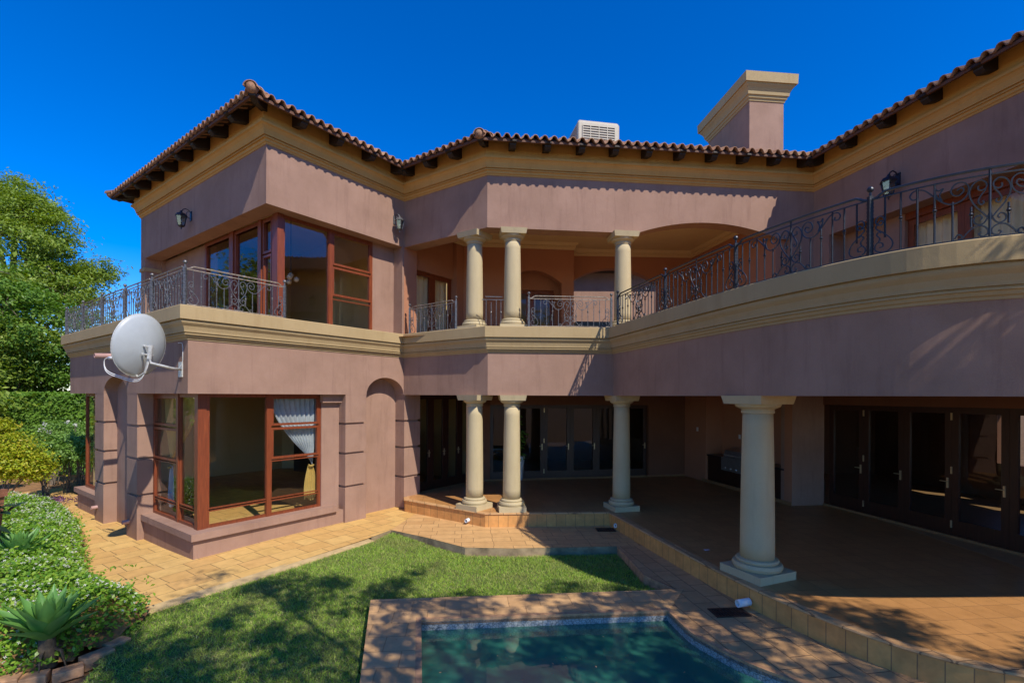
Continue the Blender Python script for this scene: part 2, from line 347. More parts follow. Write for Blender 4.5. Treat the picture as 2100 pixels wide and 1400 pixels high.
def sub(name, parent):
    o = bpy.data.objects.new(name, None); COL.objects.link(o); o.parent = parent; o.empty_display_size = .1; return o
def tag(o, label=None, cat=None, group=None, kind=None):
    if label: o['label'] = label
    if cat: o['category'] = cat
    if group: o['group'] = group
    if kind: o['kind'] = kind
    return o
def npmesh(name, V, F, mat, parent=None, smooth=False):
    V = np.asarray(V, dtype=np.float32); F = np.asarray(F, dtype=np.int32); k = F.shape[1]
    me = bpy.data.meshes.new(name); me.vertices.add(len(V)); me.vertices.foreach_set('co', V.ravel())
    me.loops.add(F.size); me.loops.foreach_set('vertex_index', F.ravel())
    me.polygons.add(len(F)); me.polygons.foreach_set('loop_start', np.arange(len(F), dtype=np.int32)*k)
    me.polygons.foreach_set('loop_total', np.full(len(F), k, dtype=np.int32)); me.update(calc_edges=True); me.validate()
    me.materials.append(mat); o = bpy.data.objects.new(name, me); COL.objects.link(o)
    if smooth: me.polygons.foreach_set('use_smooth', np.ones(len(F), dtype=bool))
    if parent is not None: setpar(o, parent)
    return o
class Fr:      # a wall's own frame: s along it, d outwards, z up
    def __init__(s, O, u, n=None):
        s.O = Vector((O[0], O[1])); s.u = Vector(u).normalized(); s.n = Vector(n) if n is not None else Vector((s.u.y, -s.u.x))
    def P(s, a, d, z): q = s.O + s.u*a + s.n*d; return (q.x, q.y, z)
def fbox(mb, fr, s0, s1, d0, d1, z0, z1):
    return mb.hexa([fr.P(s0,d0,z0), fr.P(s1,d0,z0), fr.P(s1,d1,z0), fr.P(s0,d1,z0), fr.P(s0,d0,z1), fr.P(s1,d0,z1), fr.P(s1,d1,z1), fr.P(s0,d1,z1)])
def fpoly(mb, fr, poly, d0, d1):
    n = len(poly); vs = [fr.P(a, d0, z) for a, z in poly] + [fr.P(a, d1, z) for a, z in poly]
    fs = [tuple(range(n)), tuple(range(n, 2*n))[::-1]] + [(i, (i+1)%n, n+(i+1)%n, n+i) for i in range(n)]
    return mb.add(vs, fs)
def archpts(s0, s1, z, rise, n=18):
    return [(s0+(s1-s0)*(.5-.5*math.cos(PI*i/n)), z+rise*math.sin(PI*i/n)) for i in range(n+1)]
def segarch(s0, s1, z, rise, n=20):
    return [(s0+(s1-s0)*i/n, z+rise*(1-(2*i/n-1)**2)) for i in range(n+1)]
def normals(path):
    P = [Vector(p) for p in path]; ns = []
    for i in range(len(P)-1): d = (P[i+1]-P[i]).normalized(); ns.append(Vector((d.y, -d.x)))
    out = []
    for i in range(len(P)):
        a = ns[max(i-1,0)]; b = ns[min(i,len(ns)-1)]; m = (a+b)/(1+a.dot(b)); out.append(m)
    return P, out
def offset(path, d):
    P, m = normals(path); return [(p+q*d) for p, q in zip(P, m)]
def sweep(mb, path, prof, closed=True):
    P, m = normals(path); b = len(mb.v); k = len(prof)
    for p, q in zip(P, m):
        for d, z in prof: w = p+q*d; mb.v.append((w.x, w.y, z))
    for i in range(len(P)-1):
        for j in range(k if closed else k-1):
            j2 = (j+1)%k; mb.f.append((b+i*k+j, b+(i+1)*k+j, b+(i+1)*k+j2, b+i*k+j2))
    if closed: mb.f.append(tuple(b+j for j in range(k))); mb.f.append(tuple(b+(len(P)-1)*k+j for j in range(k))[::-1])
    return mb
def catmull(pts, per=6):
    P = [Vector(p) for p in pts]; out = []
    for i in range(len(P)-1):
        p0 = P[max(i-1,0)]; p1 = P[i]; p2 = P[i+1]; p3 = P[min(i+2,len(P)-1)]
        for j in range(per):
            t = j/per; out.append(.5*((2*p1)+(p2-p0)*t+(2*p0-5*p1+4*p2-p3)*t*t+(3*p1-p0-3*p2+p3)*t**3))
    out.append(P[-1]); return out
def sheet(mb, pts, z):
    b = len(mb.v)
    for p in pts: mb.v.append((p[0], p[1], p[2] if len(p) > 2 else z))
    mb.f.append(tuple(range(b, b+len(pts)))); return mb

# ------------------------------------------------------------------ plan
dR = Vector((.594,.805)).normalized(); dL = Vector((-.805,.594)).normalized()
C = Vector((-5.94, 8.96)); J = C + dR*5.12; U0 = C + dR*1.42
K1 = Vector((-.57,11.44)); K2 = Vector((2.40,11.62)); K1u = Vector((-.60,11.49))
NN = Vector((7.60,12.35)); W2 = Vector((9.95,2.85))
A = Fr(C, dR); B = Fr(C, dL, -dR); A2 = Fr(U0, dR); B2 = Fr(U0, dL, -dR)
F1 = Fr(J, K1u-J); F2 = Fr(K1u, NN-K1u); FW = Fr(NN, W2-NN)
ZB, ZC, ZF, ZS = 3.05, 4.04, 4.39, 4.64           # beam soffit, cornice foot, fascia foot, slab top
YB, YC, YF = 6.99, 8.21, 8.61                     # the same upstairs
ZT = .314                                          # terrace
slabcurve = catmull([(2.24,11.45),(2.60,9.9),(2.97,8.4),(3.30,7.2),(3.62,6.35),(4.0,5.62),(4.45,5.10),(5.04,4.75),(5.8,4.55),(7,4.5),(10,4.6)], 5)
basecurve = offset(slabcurve, -.2)
lower = [C+dL*8.04, C, J, K1, K2] + [p for p in basecurve if p.y < 11.0]
upper = [U0+dL*7.3+dR*3.5, U0+dL*7.3, U0, J, K1u, NN, W2]

house = empty('house', (0, 12, 0), 'two storey mauve plastered house with cream cornices, clay tiled eaves and iron railed balconies', 'house')

# ---- lower wing walls
mb = MB()
arch = archpts(3.93, 5.12, ZB, .44)
fpoly(mb, A, [(0,ZB)] + arch + [(5.12,4.2),(0,4.2)], -.36, 0)
mb.build('wall', M['pink'], house)
mb = MB()
arch = archpts(3.30, 4.99, ZB, .40)
fpoly(mb, B, [(.36,ZB)] + arch + [(8.04,ZB),(8.04,4.2),(.36,4.2)], -.36, 0)
mb.build('wall', M['pink'], house)
mb = MB()                                          # corner lintel piece so both faces read as one beam
fpoly(mb, B, [(0,ZB),(.36,ZB),(.36,4.2),(0,4.2)], -.36, -.002); 
def pier(fr, s0, s1, d0, d1, z0=-.2, z1=ZB, g=(.85,1.64,2.35)):
    m = MB(); zs = [z0]; 
    for q in g: zs += [q-.028, q+.028]
    zs.append(z1)
    for i in range(0, len(zs)-1, 2): fbox(m, fr, s0, s1, d0, d1, zs[i], zs[i+1])
    for i in range(1, len(zs)-2, 2): fbox(m, fr, s0+.045, s1-.045, d0, d1-.045, zs[i]-.002, zs[i+1]+.002)
    bm = m.build('pier', M['pink'], house)
    return bm
pier(A, 3.335, 3.93, -.5, -.003); pier(A, 5.15, 5.72, -.5, -.003, ZT-.3)
pier(B, 2.65, 3.30, -.45, -.003); pier(B, 4.99, 5.69, -.45, -.003)
mb = MB()
fbox(mb, A, 3.93, 5.15, -.5, -.362, -.2, 4.0)      # niche back
fbox(mb, A, 2.87, 3.335, -.5, -.265, -.2, ZB)
fbox(mb, A, 2.83, 3.335, -.262, -.15, 2.86, ZB)
mb.build('wall', M['pink'], house)
mb = MB()
fbox(mb, B, 3.30, 4.99, -.45, -.27, -.2, 4.0)
mb.build('wall', M['pink'], house)

# sills and plinths of the two bays
def sill(poly_in, poly_out, z0, z1, name, mat):
    m = MB(); n = len(poly_in); vs = [(*p, z0) for p in poly_out] + [(*p, z1) for p in poly_out] + [(*p, z0) for p in poly_in] + [(*p, z1) for p in poly_in]
    fs = []
    for i in range(n-1): fs += [(i,i+1,n+i+1,n+i), (2*n+i,2*n+i+1,3*n+i+1,3*n+i), (i,i+1,2*n+i+1,2*n+i), (n+i,n+i+1,3*n+i+1,3*n+i)]
    fs += [(0,n,3*n,2*n), (n-1,2*n-1,4*n-1,3*n-1)]
    m.add(vs, fs); o = m.build(name, mat, house); return o
def pA(s, d): q = A.P(s, d, 0); return Vector((q[0], q[1]))
def cor(u, v): return C + dR*u + dL*v
sill([cor(.45,2.65), cor(.45,.43), cor(3.335,.43)], [cor(.07,2.65), cor(.07,.0), cor(3.12,.0)], .31, .44, 'window_sill', M['pink'])
sill([cor(.45,2.65), cor(.45,.43), cor(3.335,.43)], [cor(.13,2.65), cor(.13,.08), cor(3.335,.08)], -.2, .309, 'plinth', M['pink'])
fb = MB(); fbox(fb, B, 5.69, 7.9, -.45, -.06, .31, .44); fb.build('window_sill', M['pink'], house)
fb = MB(); fbox(fb, B, 5.69, 7.8, -.45, -.12, -.2, .309); fb.build('plinth', M['pink'], house)

# ---- beam over the ground floor porch (bends round to the curved balcony)
mb = MB(); sweep(mb, lower[2:], [(0,ZB),(0,4.2),(-.4,4.2),(-.4,ZB)]); mb.build('porch_beam', M['pink'], house)
# ---- slab with its moulded edge
mb = MB()
prof = [(-.02,ZC),(.014,ZC),(.02,ZC+.03),(.045,ZC+.045),(.055,ZC+.085),(.085,ZC+.088),(.085,ZC+.108),(.06,ZC+.11),(.06,ZC+.128),(.095,ZC+.13),(.10,ZC+.17),(.12,ZC+.235),(.155,ZC+.28),(.165,ZC+.30),(.165,ZC+.33),(.14,ZC+.332),(.14,ZC+.35),(.20,ZC+.352),(.20,ZS-.012),(.19,ZS),(-.9,ZS),(-.9,ZC+.2),(-.02,ZC+.2)]
sweep(mb, lower, prof); mb.build('balcony_edge', M['cream'], house)
mb = MB()
sheet(mb, [C+dL*7.9+dR*.3, C+dR*.3+dL*.3, J+Vector((.1,.5)), K1+Vector((.1,.5)), K2+Vector((.5,.5))] + [p for p in offset(slabcurve, -.8) if p.y < 11] + [(12,4.9),(12,12.3),(-2.0,14.3)], ZS-.06)
mb.build('balcony_floor', M['terrace'], house)

# ---- upper walls
mb = MB()
fpoly(mb, A2, [(0,YB),(3.70,YB),(3.70,8.5),(0,8.5)], -.4, 0)
fpoly(mb, B2, [(.4,YB),(7.3,YB),(7.3,8.5),(.4,8.5)], -.4, 0)
mb.build('wall', M['pink'], house)
L1 = (K1u-J).length; L2 = (NN-K1u).length
mb = MB(); sweep(mb, [J, K1u, K1u+F2.u*3.6], [(0,YB),(0,8.5),(-.4,8.5),(-.4,YB)]); mb.build('wall', M['pink'], house)
mb = MB(); fpoly(mb, F2, [(3.6,YB)] + segarch(3.62, 7.35, YB, .33) + [(7.6,YB),(7.6,ZS-.1),(L2,ZS-.1),(L2,8.5),(3.6,8.5)], -.4, 0)
mb.build('wall', M['pink'], house)
# upper corner pier far left and recess walls
mb = MB(); fbox(mb, B2, 6.95, 7.3, -.5, -.003, ZS-.1, YB); fbox(mb, B2, 4.05, 6.95, -.75, -.5, ZS-.1, YB+.02); fbox(mb, B2, 6.9, 7.297, -3.5, -.4, ZS-.1, 8.5)
mb.build('wall', M['pink'], house)
mb = MB(); fbox(mb, B2, 6.92, 7.33, -.5, .03, 6.62, 6.72); mb.build('pier_cap', M['cream'], house)
mb = MB(); fbox(mb, A2, 2.93, 3.64, -.5, -.35, ZS-.1, YB+.02); fbox(mb, A2, 3.64, 3.98, -.5, -.003, ZS-.1, YB); mb.build('wall', M['pink'], house)
# right wing wall with a long recess for its doors
mb = MB(); LW = (W2-NN).length
fpoly(mb, FW, [(-.3,YB),(LW,YB),(LW,8.5),(-.3,8.5)], -.4, 0)
fbox(mb, FW, .0, .45, -.4, 0, ZS-.1, YB)
fbox(mb, FW, .45, 1.95, -.6, -.4, ZS-.1, YB+.02)
fbox(mb, FW, 6.3, LW, -.6, -.35, ZS-.1, YB)
mb.build('wall', M['pink'], house)

# ---- crown cornice and frieze
def mould(path, name, parent):
    m = MB(); y = YC
    p = [(-.02,y),(.014,y),(.02,y+.03),(.045,y+.045),(.05,y+.10),(.085,y+.103),(.085,y+.125),(.062,y+.127),(.062,y+.148),(.10,y+.15),(.105,y+.19),(.125,y+.26),(.165,y+.315),(.20,y+.335),(.20,y+.385),(.165,y+.387),(.165,y+.40),(.13,y+.402),(.13,9.06),(-.02,9.06)]
    sweep(m, path, p); return m.build(name, M['ochre'], parent)
mould(upper, 'cornice', house)

# ------------------------------------------------------------------ roof
OV = .62; ZE = 8.80; SL = math.tan(R(23))
roof = sub('roof', house)
P_, M_ = normals(upper)
def roof_sheet(i, depth, z_e=ZE, per=.215):
    p0, p1 = P_[i], P_[i+1]; m0, m1 = M_[i], M_[i+1]
    u = (p1-p0).normalized(); n = Vector((u.y,-u.x)); L = (p1-p0).length
    e0 = (m0*OV).dot(u); e1 = L+(m1*OV).dot(u)
    # extent including valley growth inwards
    lo = min(e0, -(m0*depth).dot(u)) - .3; hi = max(e1, L-(m1*depth).dot(u)) + .3
    nper = int((hi-lo)/per)+1; ss = []
    for k in range(nper):
        for q in (0,.12,.25,.38,.5,.62,.75,.88): ss.append(lo+(k+q)*per)
    def wave(s):
        x = ((s-lo)/per) % 1.0
        return .075*math.sqrt(max(0, 1-((x-.33)/.33)**2)) if x < .66 else -.035*math.sin((x-.66)/.34*PI)
    V = []; Fc = []; t = 0; rows = []
    while t < depth+OV:
        rows += [(t, .0), (min(t+.36, depth+OV)-.002, -.03)]; t += .36
    for (t, dz) in rows:
        for s in ss:
            w = p0+u*s+n*(OV-t); V.append((w.x, w.y, z_e+t*SL+dz+.03+wave(s)))
    ns = len(ss)
    for r_ in range(len(rows)-1):
        for c_ in range(ns-1): a = r_*ns+c_; Fc.append((a,a+1,a+ns+1,a+ns))
    me = bpy.data.meshes.new('tiles'); me.from_pydata(V, [], Fc)
    bm = bmesh.new(); bm.from_mesh(me)
    # clip by hip / valley planes through the corners
    for (p, m, sgn) in ((p0, m0, -1), (p1, m1, 1)):
        pn = Vector((m.y, -m.x)); 
        if pn.dot(u)*sgn < 0: pn = -pn
        pn.normalize()
        if (p is p0 and i == 0) or (p is p1 and i == len(P_)-2): pn = u*sgn; q = p + u*sgn*OV*.9
        else: q = p
        bmesh.ops.bisect_plane(bm, geom=bm.verts[:]+bm.edges[:]+bm.faces[:], plane_co=(q.x,q.y,0), plane_no=(pn.x,pn.y,0), clear_outer=True)
    bm.to_mesh(me); bm.free()
    for f in me.polygons: f.use_smooth = True
    o = bpy.data.objects.new('roof_tiles', me); COL.objects.link(o); me.materials.append(M['rooftile'])
    md = o.modifiers.new('thick', 'SOLIDIFY'); md.thickness = .016; md.offset = -1
    setpar(o, roof)
    return o
DEPTHS = [3.4, 3.4, 3.4, 2.4, 2.6, 3.0]
for i in range(6): roof_sheet(i, DEPTHS[i])
# boarding under the tiles, edge batten
m = MB(); sweep(m, upper, [(OV-.07,ZE-.012+.02),(OV-.07,ZE+.012+.02),(-.1,ZE+.012+(OV+.09)*SL),(-.1,ZE-.012+(OV+.09)*SL)]); m.build('eaves_boarding', M['rafter'], roof)
m = MB(); sweep(m, upper, [(OV-.12,ZE-.045),(OV-.07,ZE-.045),(OV-.07,ZE+.03),(OV-.12,ZE+.03)]); m.build('eaves_batten', M['batten'], roof)
# back slopes close the roofs
m = MB()
def slope(pts): m.add([tuple(p) for p in pts], [tuple(range(len(pts)))])
io = [p - q*2.4 for p, q in zip(P_, M_)]
zz = ZE + 3.02*SL
slope([(io[4].x, io[4].y, zz), (io[5].x, io[5].y, zz), (io[5].x, io[5].y+2.2, zz-.9), (io[4].x, io[4].y+2.2, zz-.9)])
m.build('back_slope', M['rooftile'], roof)
# rafters
def rafter(fr, s, dz=0, L=None):
    w = .072; pr = [(.0,0),(OV-.06,0),(OV-.05,-.03),(OV-.09,-.06),(OV-.12,-.07),(OV-.13,-.11),(OV-.20,-.19),(.0,-.24)]
    mm = MB(); n = len(pr); vs = []
    for a in (s-w, s+w):
        for d, z in pr: vs.append(fr.P(a, d, ZE-.03+z+(OV-d)*SL*(1 if z == 0 else .9)))
    mm.add(vs, [tuple(range(n)), tuple(range(n,2*n))[::-1]] + [(k,(k+1)%n,n+(k+1)%n,n+k) for k in range(n)])
    mm.build('rafter', M['rafter'], roof)
FB2r = Fr(U0+dL*7.3, -dL)
for k in range(8): rafter(FB2r, .25+k*.93)
for k in range(4): rafter(A2, .55+k*.88)
for k in range(3): rafter(F1, .45+k*.80)
for k in range(10): rafter(F2, .55+k*.80)
for k in range(10): rafter(FW, .35+k*.88)
for p, q in ((P_[1],M_[1]), (P_[2],M_[2]), (P_[4],M_[4])):   # hip rafters
    d = q.normalized(); ln = OV*q.length
    fr = Fr(p, Vector((-d.y, d.x)), d); mm = MB(); pr = [(-.1,0),(ln-.06,0),(ln-.08,-.06),(ln-.18,-.09),(ln-.25,-.15),(-.1,-.2)]; n = len(pr)
    vs = [fr.P(a, dd, ZE-.03+z+(ln-dd)*SL*.95/q.length) for a in (-.06,.06) for dd, z in pr]
    mm.add(vs, [tuple(range(n)), tuple(range(n,2*n))[::-1]] + [(k,(k+1)%n,n+(k+1)%n,n+k) for k in range(n)]); mm.build('rafter', M['rafter'], roof)
# hip caps
def halfcap(p, q, length, n=8):
    d = (-q.normalized()); t = -.02
    k = 0
    while t < length:
        mm = MB(); vs = []; z0 = ZE+.02+t*SL/q.length; z1 = ZE+.02+(t+.36)*SL/q.length
        o0 = p + q*OV + d*t; o1 = p + q*OV + d*(t+.38); sd = Vector((-d.y,d.x)); 
        for (o, z, r) in ((o0, z0, .135), (o1, z1-.02, .11)):
            for j in range(n+1):
                th = PI*j/n; w = o+sd*math.cos(th)*r; vs.append((w.x,w.y,z+math.sin(th)*r*.9+.035))
            for j in range(n+1):
                th = PI*j/n; w = o+sd*math.cos(th)*(r-.02); vs.append((w.x,w.y,z+math.sin(th)*(r-.02)*.9+.035))
        g = n+1; fs = []
        for j in range(n): fs += [(j,j+1,2*g+j+1,2*g+j), (g+j,g+j+1,3*g+j+1,3*g+j), (j,j+1,g+j+1,g+j)]
        mm.add(vs, fs)
        if k == 0: mm.ball((o0.x+d.x*.1, o0.y+d.y*.1, z0+.06), .115, 12, 8)
        mm.build('hip_cap', M['rooftile'], roof, smooth=True); t += .36; k += 1
for idx in (1, 2, 4): halfcap(P_[idx], M_[idx], 3.2)

M['woodshaded'] = woodmat('dark_shaded_wood', (.022,.008,.005), (.05,.016,.009))  # varnished wood darkened to carry the porch shade; dark furniture uses it too
# ------------------------------------------------------------------ windows and doors
def framebars(mb, fr, s0, s1, z0, z1, d, w=.06, t=.07):
    fbox(mb, fr, s0, s0+w, d-t/2, d+t/2, z0, z1); fbox(mb, fr, s1-w, s1, d-t/2, d+t/2, z0, z1)
    fbox(mb, fr, s0+w, s1-w, d-t/2, d+t/2, z1-w, z1); fbox(mb, fr, s0+w, s1-w, d-t/2, d+t/2, z0, z0+w)
def window(fr, s0, s1, z0, z1, d, cells, w=.055, label=None, kind='window'):
    root = sub(kind, house)
    if label: root['label'] = label
    m = MB(); framebars(m, fr, s0, s1, z0, z1, d, w)
    g = MB()
    for (a0, a1, b0, b1, sash) in cells:
        if sash: framebars(m, fr, a0, a1, b0, b1, d+.012, .05, .06)
        else: framebars(m, fr, a0, a1, b0, b1, d, .022, .05)
        g.add([fr.P(a0+.02,d-.01,b0+.02), fr.P(a1-.02,d-.01,b0+.02), fr.P(a1-.02,d-.01,b1-.02), fr.P(a0+.02,d-.01,b1-.02)], [(0,1,2,3)])
    m.build('frame', M['wood'], root); g.build('pane', M['glass'] if z0 > 2 else M['glasslow'], root)
    return root
# ground bay: right-hand face and left-hand face, with a stout corner post
zt = ZB
window(A, .42, 2.87, .44, zt, -.33, [(.47,1.62,.80,zt-.05,0),(.47,1.62,.47,.77,0),(1.70,2.82,.47,.77,0),(1.70,2.82,.80,1.62,0),(1.70,2.82,1.65,2.33,1),(1.70,2.82,2.37,zt-.05,1)])
window(B, .42, 2.65, .44, zt, -.33, [(.47,1.25,.80,zt-.05,0),(.47,1.25,.47,.77,0),(1.33,2.6,.47,.77,0),(1.33,2.6,.80,1.62,0),(1.33,2.6,1.65,2.33,1),(1.33,2.6,2.37,zt-.05,1)])
m = MB(); m.hexa([(*cor(.27,.27),.44),(*cor(.42,.27),.44),(*cor(.42,.42),.44),(*cor(.27,.42),.44),(*cor(.27,.27),zt),(*cor(.42,.27),zt),(*cor(.42,.42),zt),(*cor(.27,.42),zt)]); m.build('corner_post', M['wood'], house)
m = MB(); fbox(m, A, 1.60, 1.70, -.37, -.28, .44, zt); m.build('mullion', M['wood'], house)
m = MB(); fbox(m, B, 1.25, 1.33, -.37, -.28, .44, zt); m.build('mullion', M['wood'], house)
window(B, 5.69, 7.7, .44, zt, -.3, [(5.75,6.7,.5,zt-.06,0),(6.72,7.64,.5,zt-.06,0)])
# upstairs corner window
zt = YB
window(A2, .52, 2.93, ZS-.1, zt, -.37, [(.57,1.68,ZS-.05,zt-.05,0),(1.76,2.88,ZS-.05,5.35,0),(1.76,2.88,5.42,6.12,1),(1.76,2.88,6.16,zt-.05,1)])
m = MB(); fbox(m, A2, 1.67, 1.77, -.41, -.32, ZS-.1, zt); m.build('mullion', M['wood'], house)
window(B2, .52, 4.05, ZS-.1, zt, -.47, [(.60,1.0,6.2,zt-.05,1),(.60,1.0,ZS-.05,6.16,1),(1.18,2.35,ZS-.05,zt-.05,1),(2.6,3.98,ZS-.05,zt-.05,1)], w=.1)
m = MB(); m.hexa([(*(U0+dR*.40+dL*.30),z) if False else (*(U0+dR*a+dL*b),z) for z in (ZS-.1,zt) for a,b in ((.40,.30),(.54,.30),(.54,.52),(.40,.52))]); m.build('corner_post', M['wood'], house)
m = MB(); fbox(m, B2, 1.02, 1.16, -.56, -.40, ZS-.1, zt); fbox(m, B2, 2.38, 2.57, -.56, -.40, ZS-.1, zt); m.build('mullion', M['wood'], house)

M['woodshaded'] = woodmat('dark_shaded_wood', (.022,.008,.005), (.05,.016,.009))  # same wood again, porch shade held in its dark colour
def door(fr, s0, s1, z0, z1, d, panes=None, handle=True, parent=None, rail=.14, name='door'):
    root = sub(name, parent or house); m = MB(); w = .12
    framebars(m, fr, s0, s1, z0, z1, d, w, .06); fbox(m, fr, s0+w, s1-w, d-.03, d+.03, z0+w, z0+w+rail)
    m.build('frame', M['wood'] if z0 > 2 else M['woodshaded'], root)
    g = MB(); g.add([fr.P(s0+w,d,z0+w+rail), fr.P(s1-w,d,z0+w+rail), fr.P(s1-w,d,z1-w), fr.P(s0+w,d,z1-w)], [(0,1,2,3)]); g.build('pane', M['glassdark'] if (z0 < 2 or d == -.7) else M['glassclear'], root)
    if handle:
        h = MB(); fbox(h, fr, s1-.08, s1-.05, d+.03, d+.05, z0+.95, z0+1.15); h.tube([fr.P(s1-.065,d+.04,z0+1.08), fr.P(s1-.065,d+.09,z0+1.08), fr.P(s1-.17,d+.09,z0+1.08)], .009); h.build('handle', M['brass'], root)
    return root
# right wing upstairs doors in the recess
for k in range(4): door(FW, 1.95+k*1.08, 1.95+(k+1)*1.08-.004, ZS-.1, 6.85, -.52)
m = MB(); fbox(m, FW, 1.95, 6.3, -.6, -.42, 6.853, YB+.02); m.build('door_head', M['wood'], house)

# ------------------------------------------------------------------ columns
def column(x, y, z0, z1, r, ang, label=None):
    root = sub('column', house); root.location = Vector((x, y, z0)) - house.location
    if label: root['label'] = label
    h = z1-z0; hp = r*1.56; pz = .12 if z0 < 1 else .10; az = .11
    ca, sa = math.cos(ang), math.sin(ang)
    def sq(m, hw, za, zb, hw2=None):
        hw2 = hw2 or hw
        pts = [(x+ca*a*w-sa*b*w, y+sa*a*w+ca*b*w, z) for z, w in ((za,hw),(zb,hw2)) for a, b in ((-1,-1),(1,-1),(1,1),(-1,1))]; m.hexa(pts)
    m = MB(); sq(m, hp, z0, z0+pz); m.lathe(x, y, [(r*1.1,z0+pz),(r*1.42,z0+pz+.005),(r*1.5,z0+pz+.05),(r*1.42,z0+pz+.095),(r*1.22,z0+pz+.10),(r*1.28,z0+pz+.125),(r*1.22,z0+pz+.15),(r*1.04,z0+pz+.16)]); m.build('base', M['column'], root)
    m = MB(); a = z0+pz+.15; b = z1-.26; k = 10
    m.lathe(x, y, [(r*(1.02-.13*(i/k)**1.6), a+(b-a)*i/k) for i in range(k+1)], 40); o = m.build('shaft', M['column'], root, True)
    m = MB(); m.lathe(x, y, [(r*.9,b-.01),(r*.98,b),(r*.98,b+.03),(r*.93,b+.035),(r*1.0,b+.06),(r*1.28,b+.09),(r*1.36,b+.12),(r*1.33,b+.145),(r*1.0,b+.15)]); sq(m, r*1.42, z1-.125, z1, r*1.55); m.build('capital', M['column'], root)
    return root
aM1 = math.atan2(F1.u.y, F1.u.x); aM2 = math.atan2(F2.u.y, F2.u.x); aR = math.atan2(-.97,.24)+PI/2
cols = [(-.93,12.0,aM1), (0.0,11.78,aM2), (2.70,11.98,aM2)]
for (x, y, a) in cols: column(x, y, ZS-.02, YB+.002, .205, a)
for (x, y, a) in [(-.90,11.88,aM1), (0.0,11.72,aM2), (2.66,11.85,aR)]: column(x, y, ZT, ZB+.002, .205, a)
column(3.77, 7.5, ZT, ZB+.002, .238, aR+.16)

# ------------------------------------------------------------------ upper loggia
Lg = Fr(J, dR)                       # left side wall runs on along the wing
bk0 = Vector((-1.5,14.95)); bk1 = Vector((1.92,15.30)); bk2 = Vector((1.90,15.92)); bk3 = Vector((5.9,16.1)); rt = Vector((6.62,12.33))
m = MB(); 
fbox(m, Lg, .0, .45, -.3, 0, ZS-.1, 8.3); fbox(m, Lg, .45, 2.05, -.45, -.15, 6.55, 8.3); fbox(m, Lg, 2.05, 2.6, -.3, 0, ZS-.1, 8.3)
FB1 = Fr(bk0, bk1-bk0); l1 = (bk1-bk0).length
a0, a1 = 1.25, 3.05
fpoly(m, FB1, [(0,ZS-.1),(a0,ZS-.1)] + segarch(a0, a1, 6.55, .38) + [(a1,ZS-.1),(l1,ZS-.1),(l1,8.3),(0,8.3)], -.3, 0)
fbox(m, FB1, a0-.1, a1+.1, -.9, -.6, 6.45, 8.0); fbox(m, FB1, a0-.1, a0+.12, -.9, -.6, ZS-.1, 6.45); fbox(m, FB1, a1-.12, a1+.1, -.9, -.6, ZS-.1, 6.45)
FB2 = Fr(bk2, bk3-bk2); l2 = (bk3-bk2).length
fbox(m, Fr(bk1, bk2-bk1), 0, .6, -.3, 0, ZS-.1, 8.3)
fpoly(m, FB2, [(-.1,ZS-.1),(-.09,YB-.1)] + segarch(-.08, 2.9, 6.72, .5)[1:] + [(2.9,ZS-.1),(l2,ZS-.1),(l2,8.3),(-.1,8.3)], -.3, 0)
FB3 = Fr(bk3, rt-bk3); fbox(m, FB3, 0, (rt-bk3).length, -.3, 0, ZS-.1, 8.3)
m.build('loggia_wall', M['pinkin'], house)
for k in range(2): door(Lg, .45+k*.8, .45+(k+1)*.8-.004, ZS-.1, 6.55, -.25)
for k in range(2): door(FB1, a0+.12+k*.78, a0+.12+(k+1)*.78-.004, ZS-.1, 6.45, -.7)
m = MB(); sheet(m, [J+Vector((.1,.2)), K1u+Vector((0,.3)), NN+Vector((0,.3)), (6.9,16.4), (-1.6,16.4)], 7.80); m.build('loggia_ceiling', M['ceiling'], house)
m = MB(); pr = [(.0,7.60),(.03,7.60),(.035,7.66),(.06,7.665),(.06,7.72),(.11,7.76),(.14,7.797),(0,7.797)]
sweep(m, [J+dR*.3, bk0, bk1, bk2, bk3, rt], pr); m.build('loggia_cornice', M['ceiling'], house)
m = MB()
for (p, q) in ((bk0,bk1),(bk2,bk3),(bk3,rt)):
    fr = Fr(p, q-p); L = (q-p).length
    for k in range(int(L/.09)): fbox(m, fr, k*.09+.02, k*.09+.065, .035, .075, 7.667, 7.715)
tag(m.build('dentil', M['ceiling'], house), kind='stuff')
m = MB(); sheet(m, [(-3.2,12.8), (-.6,11.6), (7.6,12.4), (7.0,24), (-6,24)], ZS-.08); m.build('loggia_floor', M['terrace'], house)
# courtyard wall seen through the rear arch
m = MB(); m.box(0.5,20.5,ZS-.2,12,20.9,8.2); m.build('courtyard_wall', M['pink'], house)
m = MB(); m.box(0.5,19.95,8.2,12,20.9,8.3); m.build('courtyard_eaves', M['rafter'], house)
m = MB(); fbox(m, FB2, .25, 2.6, -.9, -.5, ZS-.08, 5.55); m.build('balcony_counter', M['black'], house)

